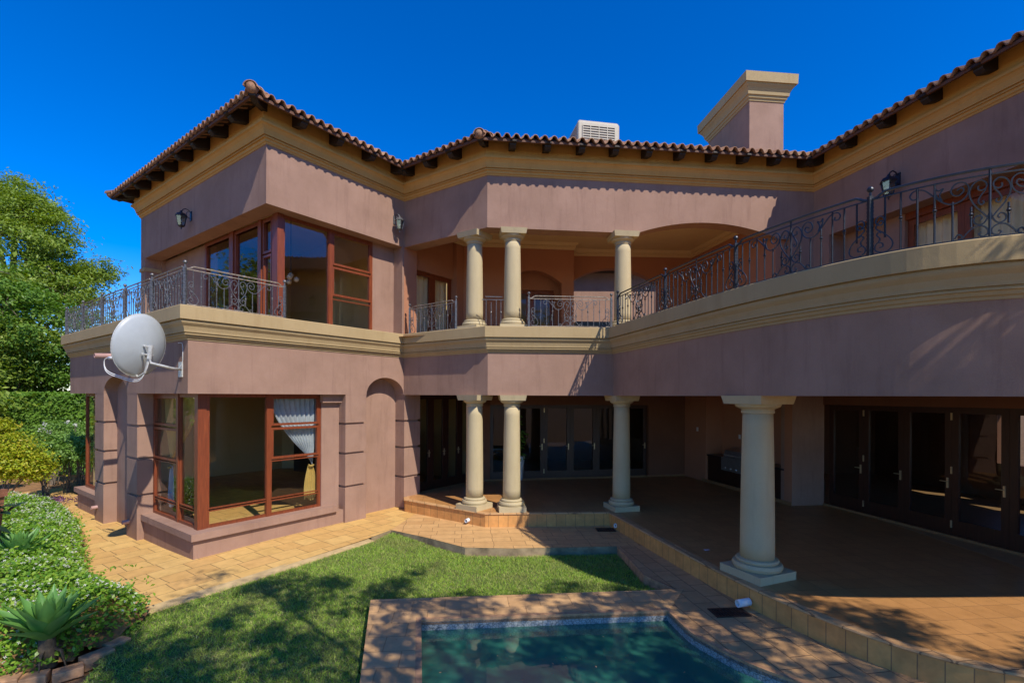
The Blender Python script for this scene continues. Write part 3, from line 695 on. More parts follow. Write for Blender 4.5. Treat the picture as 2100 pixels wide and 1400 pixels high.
# ------------------------------------------------------------------ ground porch: doors, walls, braai corner
LgD = Fr(C+dR*5.72, dR)
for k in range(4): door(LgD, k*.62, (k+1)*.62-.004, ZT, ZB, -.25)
gb0 = C+dR*8.25; gb1 = Vector((5.98,16.9))
GB = Fr(gb0, gb1-gb0); lg = (gb1-gb0).length
m = MB(); fbox(m, GB, -.2, .35, -.3, 0, ZT, 4.0); fbox(m, GB, 0, lg, -.3, 0, 2.75, 4.0); fbox(m, GB, 5.8, lg, -.3, 0, ZT, 2.75); m.build('porch_wall', M['roomshade'], house)
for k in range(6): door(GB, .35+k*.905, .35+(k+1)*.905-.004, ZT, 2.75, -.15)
gr = Vector((7.02,12.25)); GR = Fr(gb1, gr-gb1); lr = (gr-gb1).length
m = MB(); fbox(m, GR, 0, 1.2, -.8, 0, ZT, 4.0); fbox(m, GR, 1.2, lr, -.8, -.6, ZT, 4.0); fbox(m, GR, lr-.25, lr, -.8, 0, ZT, 4.0)
m.build('porch_wall', M['pinkin'], house)
m = MB(); g2 = Vector((7.88,12.38)); fr = Fr(gr, g2-gr); fbox(m, fr, 0, .9, -.4, 0, ZT, 4.0); m.build('porch_wall', M['pink'], house)
GW = Fr(g2, Vector((9.6,5.0))-g2); lw = (Vector((9.6,5.0))-g2).length
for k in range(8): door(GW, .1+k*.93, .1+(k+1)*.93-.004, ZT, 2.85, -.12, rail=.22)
m = MB(); fbox(m, GW, 0, lw+4, -.4, 0, 2.853, 4.0); m.build('porch_wall', M['roomshade'], house)
for k in range(1, 8, 2):
    for z in (.5,1.55,2.6): m = MB(); fbox(m, GW, .1+k*.93-.012, .1+k*.93+.012, -.09, -.07, z, z+.14); m.build('door_hinge', M['brass'], house)
for z in (.5,1.5,2.5): m = MB(); fbox(m, GB, .35+2*.905-.012, .35+2*.905+.012, -.12, -.10, z, z+.14); m.build('door_hinge', M['brass'], house)
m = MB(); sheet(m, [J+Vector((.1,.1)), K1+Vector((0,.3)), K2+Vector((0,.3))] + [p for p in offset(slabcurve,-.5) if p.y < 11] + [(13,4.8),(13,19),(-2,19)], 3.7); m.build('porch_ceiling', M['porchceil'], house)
# skirting along the right wall
m = MB(); fbox(m, GR, 1.0, lr, 0, .015, ZT, ZT+.09); fbox(m, GW, 0, lw, -.06, .0, ZT, ZT+.05); fbox(m, GB, 0, lg, 0, .015, ZT, ZT+.05); m.build('skirting', M['riser'], house)

# rooms behind the glass (give the panes something to look into)
def room(pts, z0, z1, mat, floor, extra=()):
    m = MB(); n = len(pts)
    for i in range(n-1):
        a, b = pts[i], pts[i+1]; m.add([(a[0],a[1],z0),(b[0],b[1],z0),(b[0],b[1],z1),(a[0],a[1],z1)], [(0,1,2,3)])
    m.build('room_wall', mat, house)
    m = MB(); sheet(m, list(pts)+list(extra), z0+.004); m.build('room_floor', floor, house)
    m = MB(); sheet(m, list(pts)+list(extra), z1-.004); m.build('room_ceiling', M['room'], house)
# lower wing room
rl = [cor(.46,7.8), cor(6.0,7.8), cor(8.2,5.5), cor(8.2,.5)]
room(rl, .28, 3.9, M['room'], M['paving'], [cor(.36,.36)])
m = MB(); fr = Fr(rl[1], (rl[3]-rl[1])); fbox(m, Fr(cor(6.2,6.8), -dL), 0, 5.6, -.1, .3, .29, 1.9); m.build('cupboard', M['woodshaded'], house)
room([U0+dL*6.9+dR*.8, U0+dL*6.9+dR*4.4, U0+dR*3.9+dL*.55], ZS-.12, 8.0, M['room'], M['roomfloor'], [U0+dR*.5+dL*.45, U0+dR*.5+dL*6.9])
room([(-1.3,17.6),(-1.3,21),(7,21),(7,17.2)], ZT-.02, 3.6, M['roomshade'], M['roomfloor'])
# right room, its rear wall with two windows to the garden
m = MB(); bx = 13.0
m.box(bx,3,ZT,bx+.2,17.5,1.3); m.box(bx,3,2.7,bx+.2,17.5,3.7)
for y0, y1 in ((3,8.2),(9.3,10.2),(11.1,12.2),(13.1,17.5)): m.box(bx,y0,1.3,bx+.2,y1,2.7)
m.box(8,17.5,ZT,13.2,17.7,3.7)
m.build('room_wall', M['roomshade'], house)
m = MB(); m.box(8.2,5,ZT-.1,13,17.5,ZT+.002); m.build('room_floor', M['roomfloor'], house)
m = MB(); sheet(m, [(-1.6,14.95),(2,15.3),(2,15.9),(5.9,16.1),(6,20),(-5,20)], ZS-.06); m.build('room_floor', M['roomfloor'], house)
m = MB(); m.box(-4.2,17.6,ZS-.3,1.9,17.8,8.6); m.build('room_wall', M['room'], house)
m = MB(); q0 = FW.P(1.0,-4,0); q1 = FW.P(9,-4,0); m.add([(q0[0],q0[1],ZS-.1),(q1[0],q1[1],ZS-.1),(q1[0],q1[1],8),(q0[0],q0[1],8)], [(0,1,2,3)])
q2 = FW.P(1.0,-.6,0); m.add([(q0[0],q0[1],ZS-.1),(q2[0],q2[1],ZS-.1),(q2[0],q2[1],8),(q0[0],q0[1],8)], [(0,1,2,3)]); m.build('room_wall', M['room'], house)
m = MB(); m.add([(q0[0],q0[1],7.9),(q1[0],q1[1],7.9),FW.P(9,-.4,7.9),FW.P(1,-.4,7.9)], [(0,1,2,3)]); m.build('room_ceiling', M['ceiling'], house)
m = MB(); m.add([(q0[0],q0[1],ZS-.1),(q1[0],q1[1],ZS-.1),FW.P(9,-.4,ZS-.1),FW.P(1,-.4,ZS-.1)], [(0,1,2,3)]); m.build('room_floor', M['roomfloor'], house)

# ------------------------------------------------------------------ chimney
ch = sub('chimney', house); cu = Vector((.995,.10)).normalized(); cf = Fr((6.52,13.5), cu)
m = MB(); fbox(m, cf, 0, 1.0, -2.25, 0, 8.7, 11.5); m.build('chimney_shaft', M['pink'], ch)
def ring(m, fr, s0, s1, d0, d1, prof):
    k = len(prof); b = len(m.v)
    for (sx, dx) in ((-1,1),(1,1),(1,-1),(-1,-1)):
        for off, z in prof: m.v.append(fr.P((s0-off) if sx < 0 else (s1+off), (d1+off) if dx > 0 else (d0-off), z))
    for i in range(4):
        i2 = (i+1)%4
        for j in range(k-1): m.f.append((b+i*k+j, b+i2*k+j, b+i2*k+j+1, b+i*k+j+1))
    m.f.append(tuple(b+i*k+k-1 for i in range(4))); m.f.append(tuple(b+i*k for i in range(4))[::-1])
m = MB(); ring(m, cf, 0, 1.0, -2.25, 0, [(.0,11.2),(.02,11.2),(.03,11.25),(.06,11.27),(.07,11.33),(.10,11.34),(.11,11.42),(.15,11.50),(.20,11.56),(.21,11.60),(.25,11.60),(.26,11.86),(.23,11.88)])
m.build('chimney_cap', M['cream'], ch)

# ------------------------------------------------------------------ left: wall spout pipes
def spout(p, d, ln, r, mat, name, parent=None):
    m = MB(); p = Vector(p); d = Vector(d).normalized(); n = 14
    a = d.cross(Vector((0,0,1))).normalized(); c = a.cross(d)
    vs = []
    for (t, rr) in ((0,r),(ln,r),(ln,r*.8),(ln*.3,r*.8)):
        for j in range(n): th = 2*PI*j/n; vs.append(tuple(p+d*t+a*math.cos(th)*rr+c*math.sin(th)*rr))
    fs = [(i*n+j, i*n+(j+1)%n, (i+1)*n+(j+1)%n, (i+1)*n+j) for i in range(3) for j in range(n)]
    m.add(vs, fs); return m.build(name, mat, parent, smooth=True)
nB = (-dR.x, -dR.y, -.05)
for v, z in ((3.28,.27),(5.6,.27)): spout(B.P(v-.12,-.05,z-.05), nB, .17, .045, M['pipe'], 'drain_spout', house)
spout(B.P(2.75,-.05,3.86), nB, .75, .05, M['pipe'], 'drain_spout', house)

# ------------------------------------------------------------------ ground, paving, lawn, terrace
m = MB(); Z0 = -.22
for x0,y0,x1,y1 in ((-400,-400,-2.4,900),(-2.4,7.6,9,900),(9,-400,400,900),(-2.4,-400,9,1.0)): sheet(m, [(x0,y0),(x1,y0),(x1,y1),(x0,y1)], Z0)
tag(m.build('ground', M['soil']), kind='structure')
# yellow stone paving round the wing, dropping slightly to the far left
m = MB(); cc = C
def pv(p, z): m.v.append((p[0],p[1],z)); return len(m.v)-1
ring_in = [cor(.6,12,), cor(.6,8), cor(.6,5), cor(.6,2.5), cor(.6,.6), cor(2,.6), cor(5.0,.6), Vector((-2.35,13.3))]
zi = [-.14,-.14,-.12,-.11,-.04,0,0,0]
ring_out = [cor(-1.9,12), cor(-1.9,8), cor(-1.85,5), cor(-1.8,2.3), Vector((-5.30,6.80)), Vector((-4.45,8.15)), Vector((-3.02,10.43)), Vector((-2.72,11.05))]
zo = [-.16,-.16,-.14,-.12,-.05,-.03,0,0]
ii = [pv(p, z) for p, z in zip(ring_in, zi)]; oo = [pv(p, z) for p, z in zip(ring_out, zo)]
for k in range(7): m.f.append((ii[k], ii[k+1], oo[k+1], oo[k]))
tag(m.build('paving', M['paving']), kind='structure')
m = MB(); e = [(-2.35,13.3,0), (-2.72,11.05,0), (-1.80,10.46,0), (-.93,9.80,0), (0,9.75,0), (2.17,9.92,0), (2.62,9.9,0), (2.45,11.9,0), (-.5,12,0)]
sheet(m, e, .001); tag(m.build('paving', M['paving2']), kind='structure')
# raised kerb face of that apron
m = MB(); kp = [Vector(p[:2]) for p in e[1:6]]; kp = [Vector((-3.0,10.5))] + kp
sweep(m, kp, [(.0,-.25),(.0,-.004),(-.12,-.004),(-.12,-.25)]); tag(m.build('kerb', M['curbside']), kind='structure')
# pale concrete strip between paving and lawn on the left
m = MB(); kp = [Vector((-5.32,6.66)), Vector((-4.40,8.07)), Vector((-2.98,10.38))]
sweep(m, kp, [(.11,-.2),(.11,-.030),(-.14,-.020),(-.14,-.2)]); tag(m.build('kerb', M['sandkerb']), kind='structure')
# terrace
tedge = [J+Vector((-.05,.35))] + [J+Vector((.10,-.28))] + [p for p in offset([J,K1,K2]+[q for q in basecurve if q.y < 11.0], .13)][1:]
tedge = [Vector(p) for p in tedge]
m = MB(); back = [(13,4.9),(13,18),(-3.8,18),(-3.4,14.5)]
sheet(m, [tuple(p) for p in tedge] + back, ZT); tag(m.build('terrace', M['terrace']), kind='structure')
def riserstrip(path, z0, z1, name, mat):
    me = bpy.data.meshes.new(name); vs = []; fs = []; uv = []; s = 0; P = [Vector(p) for p in path]; acc = [0]
    for i in range(len(P)-1): acc.append(acc[-1]+(P[i+1]-P[i]).length)
    for p in P: vs += [(p.x,p.y,z0),(p.x,p.y,z1)]
    for i in range(len(P)-1): fs.append((2*i,2*i+2,2*i+3,2*i+1)); uv += [(acc[i],.05),(acc[i+1],.05),(acc[i+1],.9),(acc[i],.9)]
    me.from_pydata(vs, [], fs); ul = me.uv_layers.new(name='UVMap')
    for k, q in enumerate(uv): ul.data[k].uv = q
    me.materials.append(mat); o = bpy.data.objects.new(name, me); COL.objects.link(o); return o
tag(riserstrip(offset(tedge, -.004), -.25, ZT-.03, 'terrace_riser', M['riser']), kind='structure')
m = MB(); sweep(m, tedge, [(.012,ZT-.032),(.022,ZT-.015),(.012,ZT+.003),(-.12,ZT+.004),(-.12,ZT-.032)]); tag(m.build('terrace_nosing', M['bricks']), kind='structure')

# pool
TLo, TRo = Vector((-2.08,7.24)), Vector((2.72,7.70)); TLi, TRi = Vector((-1.27,6.64)), Vector((2.26,6.98))
rc = catmull([TRi,(2.35,6.34),(2.48,6.04),(2.72,5.62),(3.17,5.18),(3.8,4.82),(4.9,4.35),(5.6,3.4),(5.7,2.2)], 4)
inner = [TLi] + [Vector(p) for p in rc] + [Vector((-.42,2.2))]
pool = empty('swimming_pool', (1.5,4.5,0), 'small teal swimming pool with terracotta coping and white pebble waterline band', 'pool')
m = MB(); stp = [Vector((-1.02,1.6)), TLo, TRo]
outer = [Vector((-.78,1.7)), TLo]
# coping: strips left and far, rounded inner nosing
def cop(a, b, c, d, z=.0, drop=.14):  # a,b outer; c,d inner
    m.hexa([(a.x,a.y,z-drop),(b.x,b.y,z-drop),(d.x,d.y,z-drop),(c.x,c.y,z-drop),(a.x,a.y,z),(b.x,b.y,z),(d.x,d.y,z),(c.x,c.y,z)])
cop(outer[0], TLo, inner[-1]+Vector((-.02,-.3)), TLi, .012); cop(TLo, TRo, TLi, TRi, .0125)
m.build('coping', M['coping'], pool)
# deck right of the pool (bricks) up to the terrace
m = MB(); rcv = [Vector(p) for p in rc]
sheet(m, [(2.17,9.92),(2.28,8.31),(2.62,7.70)] + [tuple(TRi)] + [tuple(p) for p in rcv[1:]] + [(12,2.2),(12,5.2)] + [tuple(p) for p in offset(tedge,-.05)[::-1] if p[1] < 10.6] + [(2.62,9.9)], .006)
tag(m.build('pool_deck', M['bricks']), kind='structure')
m = MB(); sweep(m, [Vector((2.17,9.92)),Vector((2.28,8.31)),Vector((2.60,7.70))][::1], [(.0,-.2),(.03,-.2),(.03,.004),(.0,.004)]); tag(m.build('brick_edge', M['brickedge']), kind='structure')
m = MB(); sweep(m, inner, [(0,-.02),(0,-.30),(.05,-.30),(.05,-.02)]); m.build('waterline_band', M['mosaic'], pool)
m = MB(); sweep(m, [TRi]+rcv[1:], [(-.03,-.06),(-.035,-.02),(-.02,.012),(.05,.012),(.05,-.06)]); sweep(m, [inner[-1], TLi, TRi], [(-.03,-.06),(-.035,-.02),(-.02,.014),(.05,.014),(.05,-.06)]); m.build('coping_nosing', M['brickedge'], pool)
m = MB()
lip = [tuple(p) for p in inner]; n = len(lip)
for p in lip: m.v.append((p[0],p[1],-.301))
for p in lip: m.v.append((p[0],p[1],-1.6))
for i in range(n): m.f.append((i,(i+1)%n,n+(i+1)%n,n+i))
m.f.append(tuple(range(n,2*n)))
# submerged shelf along the far side and steps at the left
m.hexa([(-1.5,5.72,-1.6),(3.2,6.05,-1.6),(3.2,7.1,-1.6),(-1.5,6.7,-1.6),(-1.5,5.72,-.62),(3.2,6.05,-.62),(3.2,7.1,-.62),(-1.5,6.7,-.62)])
m.hexa([(-1.3,3,-1.6),(-.35,3,-1.6),(-.75,5.7,-1.6),(-1.5,5.7,-1.6),(-1.3,3,-.9),(-.35,3,-.9),(-.75,5.7,-.9),(-1.5,5.7,-.9)])
m.build('basin', M['basin'], pool)
m = MB(); sheet(m, lip, -.135); tag(m.build('water', M['water']), kind='structure')
for (px_, py_) in ((-.35,6.52),(.9,6.62)):
    pass
# lawn with blades
LP = [(-5.22,6.72),(-4.32,8.02),(-2.9,10.3),(-2.68,10.95),(-1.80,10.38),(-.93,9.72),(0,9.67),(2.12,9.84),(2.24,8.31),(2.55,7.72),(-2.08,7.26),(-1.45,4.4),(-.8,1.8),(-4.2,1.8),(-4.4,4.7),(-4.75,5.55)]
def lawnz(x, y):
    a = np.array([-5.25,6.84]); b = np.array([-3.02,10.43]); t = (b-a)/np.linalg.norm(b-a); d = (x-a[0])*t[1]-(y-a[1])*t[0]
    k = np.clip(d/1.6, 0, 1); return -.035 - .10*k*k*(3-2*k)
def inpoly(x, y, P):
    P = np.asarray(P); c = np.zeros(x.shape, bool); n = len(P)
    for i in range(n):
        x1,y1 = P[i]; x2,y2 = P[(i+1)%n]
        if y1 == y2: continue
        cond = ((y1>y) != (y2>y)) & (x < (x2-x1)*(y-y1)/(y2-y1)+x1); c ^= cond
    return c
g = .12; xs = np.arange(-5.6,2.9,g); ys = np.arange(1.5,11.3,g); V = []; F_ = []; idx = {}
def vid(i,j):
    if (i,j) not in idx: idx[(i,j)] = len(V); V.append((xs[i], ys[j], float(lawnz(xs[i],ys[j]))-.01))
    return idx[(i,j)]
for i in range(len(xs)-1):
    for j in range(len(ys)-1):
        if inpoly(np.array([xs[i]+g/2]), np.array([ys[j]+g/2]), LP)[0]: F_.append((vid(i,j),vid(i+1,j),vid(i+1,j+1),vid(i,j+1)))
lawn = npmesh('lawn', V, F_, M['lawnsoil'], smooth=True); tag(lawn, kind='structure')
nb = 330000; bx_ = RNG.uniform(-5.6,2.8,nb); by_ = 11.2 - 9.6*np.sqrt(RNG.uniform(0,1,nb))*1.0; by_ = RNG.uniform(1.8,11.2,nb)
ok = inpoly(bx_, by_, LP) & (by_ > 3.6); bx_, by_ = bx_[ok], by_[ok]; nb = len(bx_)
th = RNG.uniform(0,2*PI,nb); hgt = RNG.uniform(.018,.05,nb); ln = RNG.normal(0,.03,(nb,2)); w = RNG.uniform(.003,.006,nb)
bz = lawnz(bx_, by_)-.012
V = np.zeros((nb,3,3)); V[:,0,0] = bx_-np.cos(th)*w; V[:,0,1] = by_-np.sin(th)*w; V[:,0,2] = bz
V[:,1,0] = bx_+np.cos(th)*w; V[:,1,1] = by_+np.sin(th)*w; V[:,1,2] = bz; V[:,2,0] = bx_+ln[:,0]; V[:,2,1] = by_+ln[:,1]; V[:,2,2] = bz+hgt
tag(npmesh('grass', V.reshape(-1,3), np.arange(nb*3).reshape(-1,3), M['grass']), 'short green lawn grass with straw patches between paving and pool', 'grass', kind='stuff')

# ------------------------------------------------------------------ railings
def catm2(pts, per=5): return [tuple(v) for v in catmull([Vector(p) for p in pts], per)]
def spiral(c, r, a0, turns, sgn, n=14, rin=.25):
    return [(c[0]+r*(1-(1-rin)*i/n)*math.cos(a0+sgn*turns*2*PI*i/n), c[1]+r*(1-(1-rin)*i/n)*math.sin(a0+sgn*turns*2*PI*i/n)) for i in range(n+1)]
def panel_curves(w, h):
    """scrollwork of one panel, in metres, centred on s=0; returns list of polylines"""
    out = []; k = h/.70
    def mir(c): out.append(c); out.append([(-a, b) for a, b in c])
    def S(a, b): return (a, b*k)
    # heart: rises from the middle, bulges out and curls in at the top
    mir(catm2([S(0,.20),S(.045,.27),S(.11,.36),S(.15,.45),S(.155,.53),S(.12,.60),S(.07,.62),S(.03,.585),S(.028,.54),S(.06,.515),S(.09,.53),S(.088,.565)]))
    mir(catm2([S(.03,.52),S(.07,.46),S(.088,.41),S(.07,.37),S(.045,.385),S(.055,.41)]))
    mir(catm2([S(0,.29),S(.03,.20),S(.07,.165),S(.115,.185),S(.12,.235),S(.085,.26),S(.06,.235),S(.075,.21)]))
    mir(catm2([S(.27,.05),S(.245,.09),S(.215,.075),S(.22,.04),S(.24,.045)]))
    mir(catm2([S(.205,.05),S(.17,.10),S(.12,.145),S(.06,.15),S(.015,.11),S(.02,.06),S(.06,.045),S(.085,.07),S(.065,.09)]))
    # swag: curl, dip, rise, curl
    if w > 1.5:
        mir(catm2([S(.255,.555),S(.215,.575),S(.20,.54),S(.235,.50),S(.28,.51),S(.30,.56),S(.27,.62),S(.21,.63),S(.165,.58),S(.17,.50),S(.22,.44),S(.30,.42),S(.37,.46),S(.44,.54),S(.52,.625),S(.60,.635),S(.635,.59),S(.61,.545),S(.57,.555),S(.575,.59)]))
        mir(catm2([S(.37,.47),S(.39,.54),S(.36,.60),S(.40,.585),S(.43,.62),S(.42,.55),S(.385,.48)]))
    # S scroll against each post
    e = w/2-.035
    mir(catm2([S(e-.09,.52),S(e-.075,.485),S(e-.05,.475),S(e-.04,.51),S(e-.065,.545),S(e-.11,.545),S(e-.135,.50),S(e-.12,.44),S(e-.06,.36),S(e-.02+.0,.30),S(e-.0,.24)]) if False else
        catm2([S(e-.07,.40),S(e-.09,.375),S(e-.075,.35),S(e-.04,.36),S(e-.02,.40),S(e-.045,.45),S(e-.09,.44),S(e-.105,.39)][::-1] + [S(e-.02,.33),S(e-.09,.26),S(e-.16,.18),S(e-.18,.11),S(e-.15,.055),S(e-.09,.04),S(e-.03,.06),S(e-.01,.11),S(e-.04,.155),S(e-.085,.14),S(e-.085,.10),S(e-.055,.095)]))
    mir(catm2([S(e-.045,.155),S(e-.06,.20),S(e-.03,.245),S(e-.05,.275),S(e-.075,.26)]))
    return out
def railing(name, posf, total, panels, label, mat, z0=ZS, h=.73, group=None, th=1.0, posts=None, matp=None, knobs=True):
    """posf(s) -> plan point; panels: list of (s0, s1)"""
    p0 = posf(total/2); root = empty(name, (p0[0], p0[1], z0), label, 'railing', group)
    def P(s, z, d=0): q = posf(s); return (q[0], q[1], z0+z)
    ends = sorted(set([round(a, 3) for a, b in panels] + [round(b, 3) for a, b in panels]))
    for s in (posts if posts is not None else ends):
        m = MB(); x, y = posf(s)[0], posf(s)[1]
        m.tube([(x,y,z0-.01),(x,y,z0+h-.02)], .032, 4); m.tube([(x,y,z0+h-.02),(x,y,z0+h+.03)], .014, 6)
        if knobs: m.ball((x,y,z0+h+.06), .035, 10, 6)
        for kk in range(1, 16): m.tube([(x,y,z0+kk*.044),(x,y,z0+kk*.044+.014)], .036, 4, False)
        m.build('post', matp or mat, root)
    hr = MB(); sc_all = []
    for (a, b) in panels:
        n = max(8, int((b-a)/.12)); w = b-a
        top = []
        for i in range(n+1):
            s = a+w*i/n; e = min(s-a, b-s); z = h-.005 if e > .13 else h-.055+.05*max(0,(e-.04))/.09
            top.append(P(s, z))
        extra = [a, a+.03, a+.07, a+.11, a+.15]; ss = sorted(set(extra + [a+w*i/n for i in range(1, n)] + [b-(q-a) for q in extra]))
        top = [P(s, (h if min(s-a,b-s) > .14 else h-.06+.06*max(0,(min(s-a,b-s)-.05))/.09)) for s in ss]
        hr.tube(top, .014*th, 5); hr.tube([P(s, h-.065) for s in ss], .011, 4); hr.tube([P(s, .03) for s in ss], .011, 4)
        sc = MB(); c = (a+b)/2
        for cv in panel_curves(w, h-.03): sc.tube([P(c+q[0], q[1]) for q in cv], .0075*th, 4, True)
        sc.tube([P(c, .0), P(c, h)], .011, 4); sc.build('scrollwork', mat, root)
        nb_ = max(6, int(round(w/.139))); nb_ += nb_ % 2
        for i in range(1, nb_):
            if i == nb_//2: continue
            s = a+w*i/nb_; e = abs(s-c); zt_ = h-.065; zb = .03
            if e < .17: zb, zt_ = .15, .36
            elif e < .33 and w > 1.5: zt_ = .44
            elif e < .42 and w > 1.5: zt_ = .50
            elif min(s-a, b-s) < .16: zb = .20
            m = MB(); m.tube([P(s, zb), P(s, zt_)], .0085*th, 4)
            if i % 2 == 0 or e < .17: 
                zk = .38 if e >= .17 else .28
                m.lathe(P(s,0)[0], P(s,0)[1], [(.008,z0+zk-.035),(.016,z0+zk-.03),(.010,z0+zk-.02),(.022,z0+zk),(.010,z0+zk+.02),(.016,z0+zk+.03),(.008,z0+zk+.035)], 8)
            m.build('baluster', mat, root)
    hr.build('handrail', M['ironrust'] if mat is not M['irondark'] else mat, root)
    return root
def pathf(pts):
    P = [Vector(p) for p in pts]; acc = [0]
    for i in range(len(P)-1): acc.append(acc[-1]+(P[i+1]-P[i]).length)
    def f(s):
        s = max(0, min(acc[-1], s))
        for i in range(len(P)-1):
            if s <= acc[i+1]+1e-9: t = (s-acc[i])/(acc[i+1]-acc[i]); return P[i]+(P[i+1]-P[i])*t
        return P[-1]
    return f, acc[-1], acc
lo = offset(lower, .08)
f, T, acc = pathf([lo[0], lo[1], lo[1]+dR*1.86])
LB = acc[1]; pw = LB/5
railing('balcony_railing', f, T, [(k*pw+(.0), (k+1)*pw) for k in range(5)] + [(LB, T)], 'long grey scrolled iron railing round the left corner balcony above the satellite dish', M['iron'])
f, T, acc = pathf([J+Vector((.18,-.12)) , lo[3]+(lo[2]-lo[3]).normalized()*.95])
railing('balcony_railing', f, T, [(0, T)], 'short grey iron railing panel left of the two paired upstairs columns', M['iron'])
a = lo[3]+(lo[4]-lo[3]).normalized()*.98; b = lo[3]+(lo[4]-lo[3]).normalized()*2.93
f, T, acc = pathf([a, b]); railing('balcony_railing', f, T, [(0, T)], 'straight grey iron railing panel between the second and third upstairs columns', M['iron'])
bc = [p for p in offset(slabcurve, -.12)]
f, T, acc = pathf(bc[1:]); T4 = 2.05
railing('balcony_railing', f, T, [(.05,2.09),(2.09,4.0),(4.0,5.9),(5.9,7.9),(7.9,9.9)], 'long dark wrought iron railing following the curved balcony on the right', M['irondark'], th=1.2)
# three plain bars between the paired columns
q0 = Vector((-.72,11.52)); q1 = Vector((-.2,11.55)); root = empty('column_grille', (-.45,11.53,ZS), 'three bar grey iron rail bridging the gap between the paired upstairs columns', 'railing')
m = MB(); m.tube([(q0.x,q0.y,ZS+.66),(q1.x,q1.y,ZS+.66)], .011, 4); m.tube([(q0.x+.08,q0.y,ZS+.73),(q1.x-.04,q1.y,ZS+.73)], .012, 4); m.build('handrail', M['iron'], root)
for k, x in enumerate((-.62,-.5,-.38,-.27)):
    m = MB(); m.tube([(x,11.535,ZS-.01),(x,11.535,ZS+(.66 if k != 1 else .6))], .009, 4)
    if k in (1,3): m.lathe(x, 11.535, [(.008,ZS+.33),(.02,ZS+.36),(.008,ZS+.39)], 8)
    m.build('baluster', M['iron'], root)

# ------------------------------------------------------------------ wall lanterns
def lantern(fr, s, z, label, mat, sc=1.0):
    p = fr.P(s, 0, z); root = empty('wall_lantern', p, label, 'lantern', 'wall lanterns'); n = Vector((fr.n.x, fr.n.y, 0)); P0 = Vector(p)
    m = MB(); fbox(m, fr, s-.035*sc, s+.035*sc, 0, .02, z-.1*sc, z+.09*sc); m.build('back_plate', mat, root)
    m = MB(); m.tube([P0+n*t*sc+Vector((0,0,zz*sc)) for t, zz in ((0,.05),(.05,.10),(.10,.115),(.15,.09),(.18,.03),(.18,.0))], .009*sc, 5)
    m.tube([P0+n*t*sc+Vector((0,0,zz*sc)) for t, zz in ((.02,-.06),(.06,-.05),(.09,.0),(.08,.06),(.05,.07))], .006*sc, 5); m.build('arm', mat, root)
    c = P0+n*.18*sc; zt_ = c.z
    m = MB(); m.lathe(c.x, c.y, [(.01*sc,zt_+.06*sc),(.02*sc,zt_+.045*sc),(.03*sc,zt_+.02*sc),(.08*sc,zt_-.005*sc),(.115*sc,zt_-.05*sc),(.11*sc,zt_-.06*sc)], 6); m.build('cap', mat, root)
    m = MB(); m.lathe(c.x, c.y, [(.095*sc,zt_-.062*sc),(.062*sc,zt_-.24*sc)], 6, False); m.build('pane', M['lampglass'], root)
    m = MB()
    for k in range(6):
        th_ = 2*PI*k/6; m.tube([(c.x+.097*sc*math.cos(th_),c.y+.097*sc*math.sin(th_),zt_-.06*sc),(c.x+.064*sc*math.cos(th_),c.y+.064*sc*math.sin(th_),zt_-.24*sc)], .006*sc, 4)
    m.lathe(c.x, c.y, [(.066*sc,zt_-.24*sc),(.05*sc,zt_-.26*sc),(.012*sc,zt_-.275*sc),(.01*sc,zt_-.31*sc)], 6); m.build('cage', mat, root)
    m = MB(); m.ball((c.x,c.y,zt_-.15*sc), .028*sc); m.build('bulb', M['white'], root)
    return root
lantern(B2, 3.72, 7.52, 'black six sided lantern on the shaded left wing wall', M['irondark'], 1.25)
lantern(A2, 3.36, 7.62, 'grey lantern in the corner where left wing meets the middle wall', M['iron'], 1.15)
lantern(FW, 2.12, 7.62, 'dark blue lantern on the right wing wall behind the curved railing', M['irondark'], 1.45)

# ------------------------------------------------------------------ satellite dish
dc = Vector((-6.36,8.50,3.86)); ax = Vector((-.93,.25,.16)).normalized()
dish = empty('satellite_dish', tuple(dc), 'large white satellite dish seen from behind, bracketed off the left wing wall', 'satellite dish')
rt_ = ax.cross(Vector((0,0,1))).normalized(); up_ = rt_.cross(ax).normalized()
m = MB(); nr, na, Rd = 10, 48, .545; b = 0
for side, off_ in ((0,0),(1,.012)):
    for i in range(nr+1):
        r = Rd*i/nr + (.0001 if i == 0 else 0)
        for j in range(na):
            t = 2*PI*j/na; p = dc + rt_*r*.86*math.cos(t) + up_*r*1.0*math.sin(t) + ax*(.16*(r/Rd)**2 - off_ + (.0)); m.v.append(tuple(p))
    for i in range(nr):
        for j in range(na): a_ = b+i*na+j; c_ = b+i*na+(j+1)%na; m.f.append((a_,c_,c_+na,a_+na))
    b = len(m.v)
half = (nr+1)*na
for j in range(na): m.f.append((nr*na+j, nr*na+(j+1)%na, half+nr*na+(j+1)%na, half+nr*na+j))
m.build('reflector', M['dish'], dish, True)
m = MB(); rim = [dc + rt_*Rd*.865*math.cos(t) + up_*Rd*1.005*math.sin(t) + ax*.155 for t in [2*PI*j/48 for j in range(49)]]; m.tube(rim, .009, 5, False); m.build('rim', M['gal'], dish, True)
bkc = dc - ax*.02 - up_*.08 
m = MB()
for du, dr_ in ((.09,-.06),(.09,.05),(-.05,-.07),(-.05,.05)): 
    q = bkc+up_*du+rt_*dr_; m.tube([q, q-ax*.07], .018, 6)
m.tube([bkc+up_*.09+rt_*-.08-ax*.06, bkc+up_*.09+rt_*.07-ax*.06], .016, 6); m.tube([bkc+up_*-.05+rt_*-.09-ax*.06, bkc+up_*-.05+rt_*.07-ax*.06], .016, 6)
m.tube([bkc+up_*.12-ax*.08, bkc-up_*.12-ax*.08], .04, 8); m.build('bracket', M['gal'], dish)
wp = Vector(B.P(.30,0,3.5)); arm = MB(); top_ = bkc-ax*.08
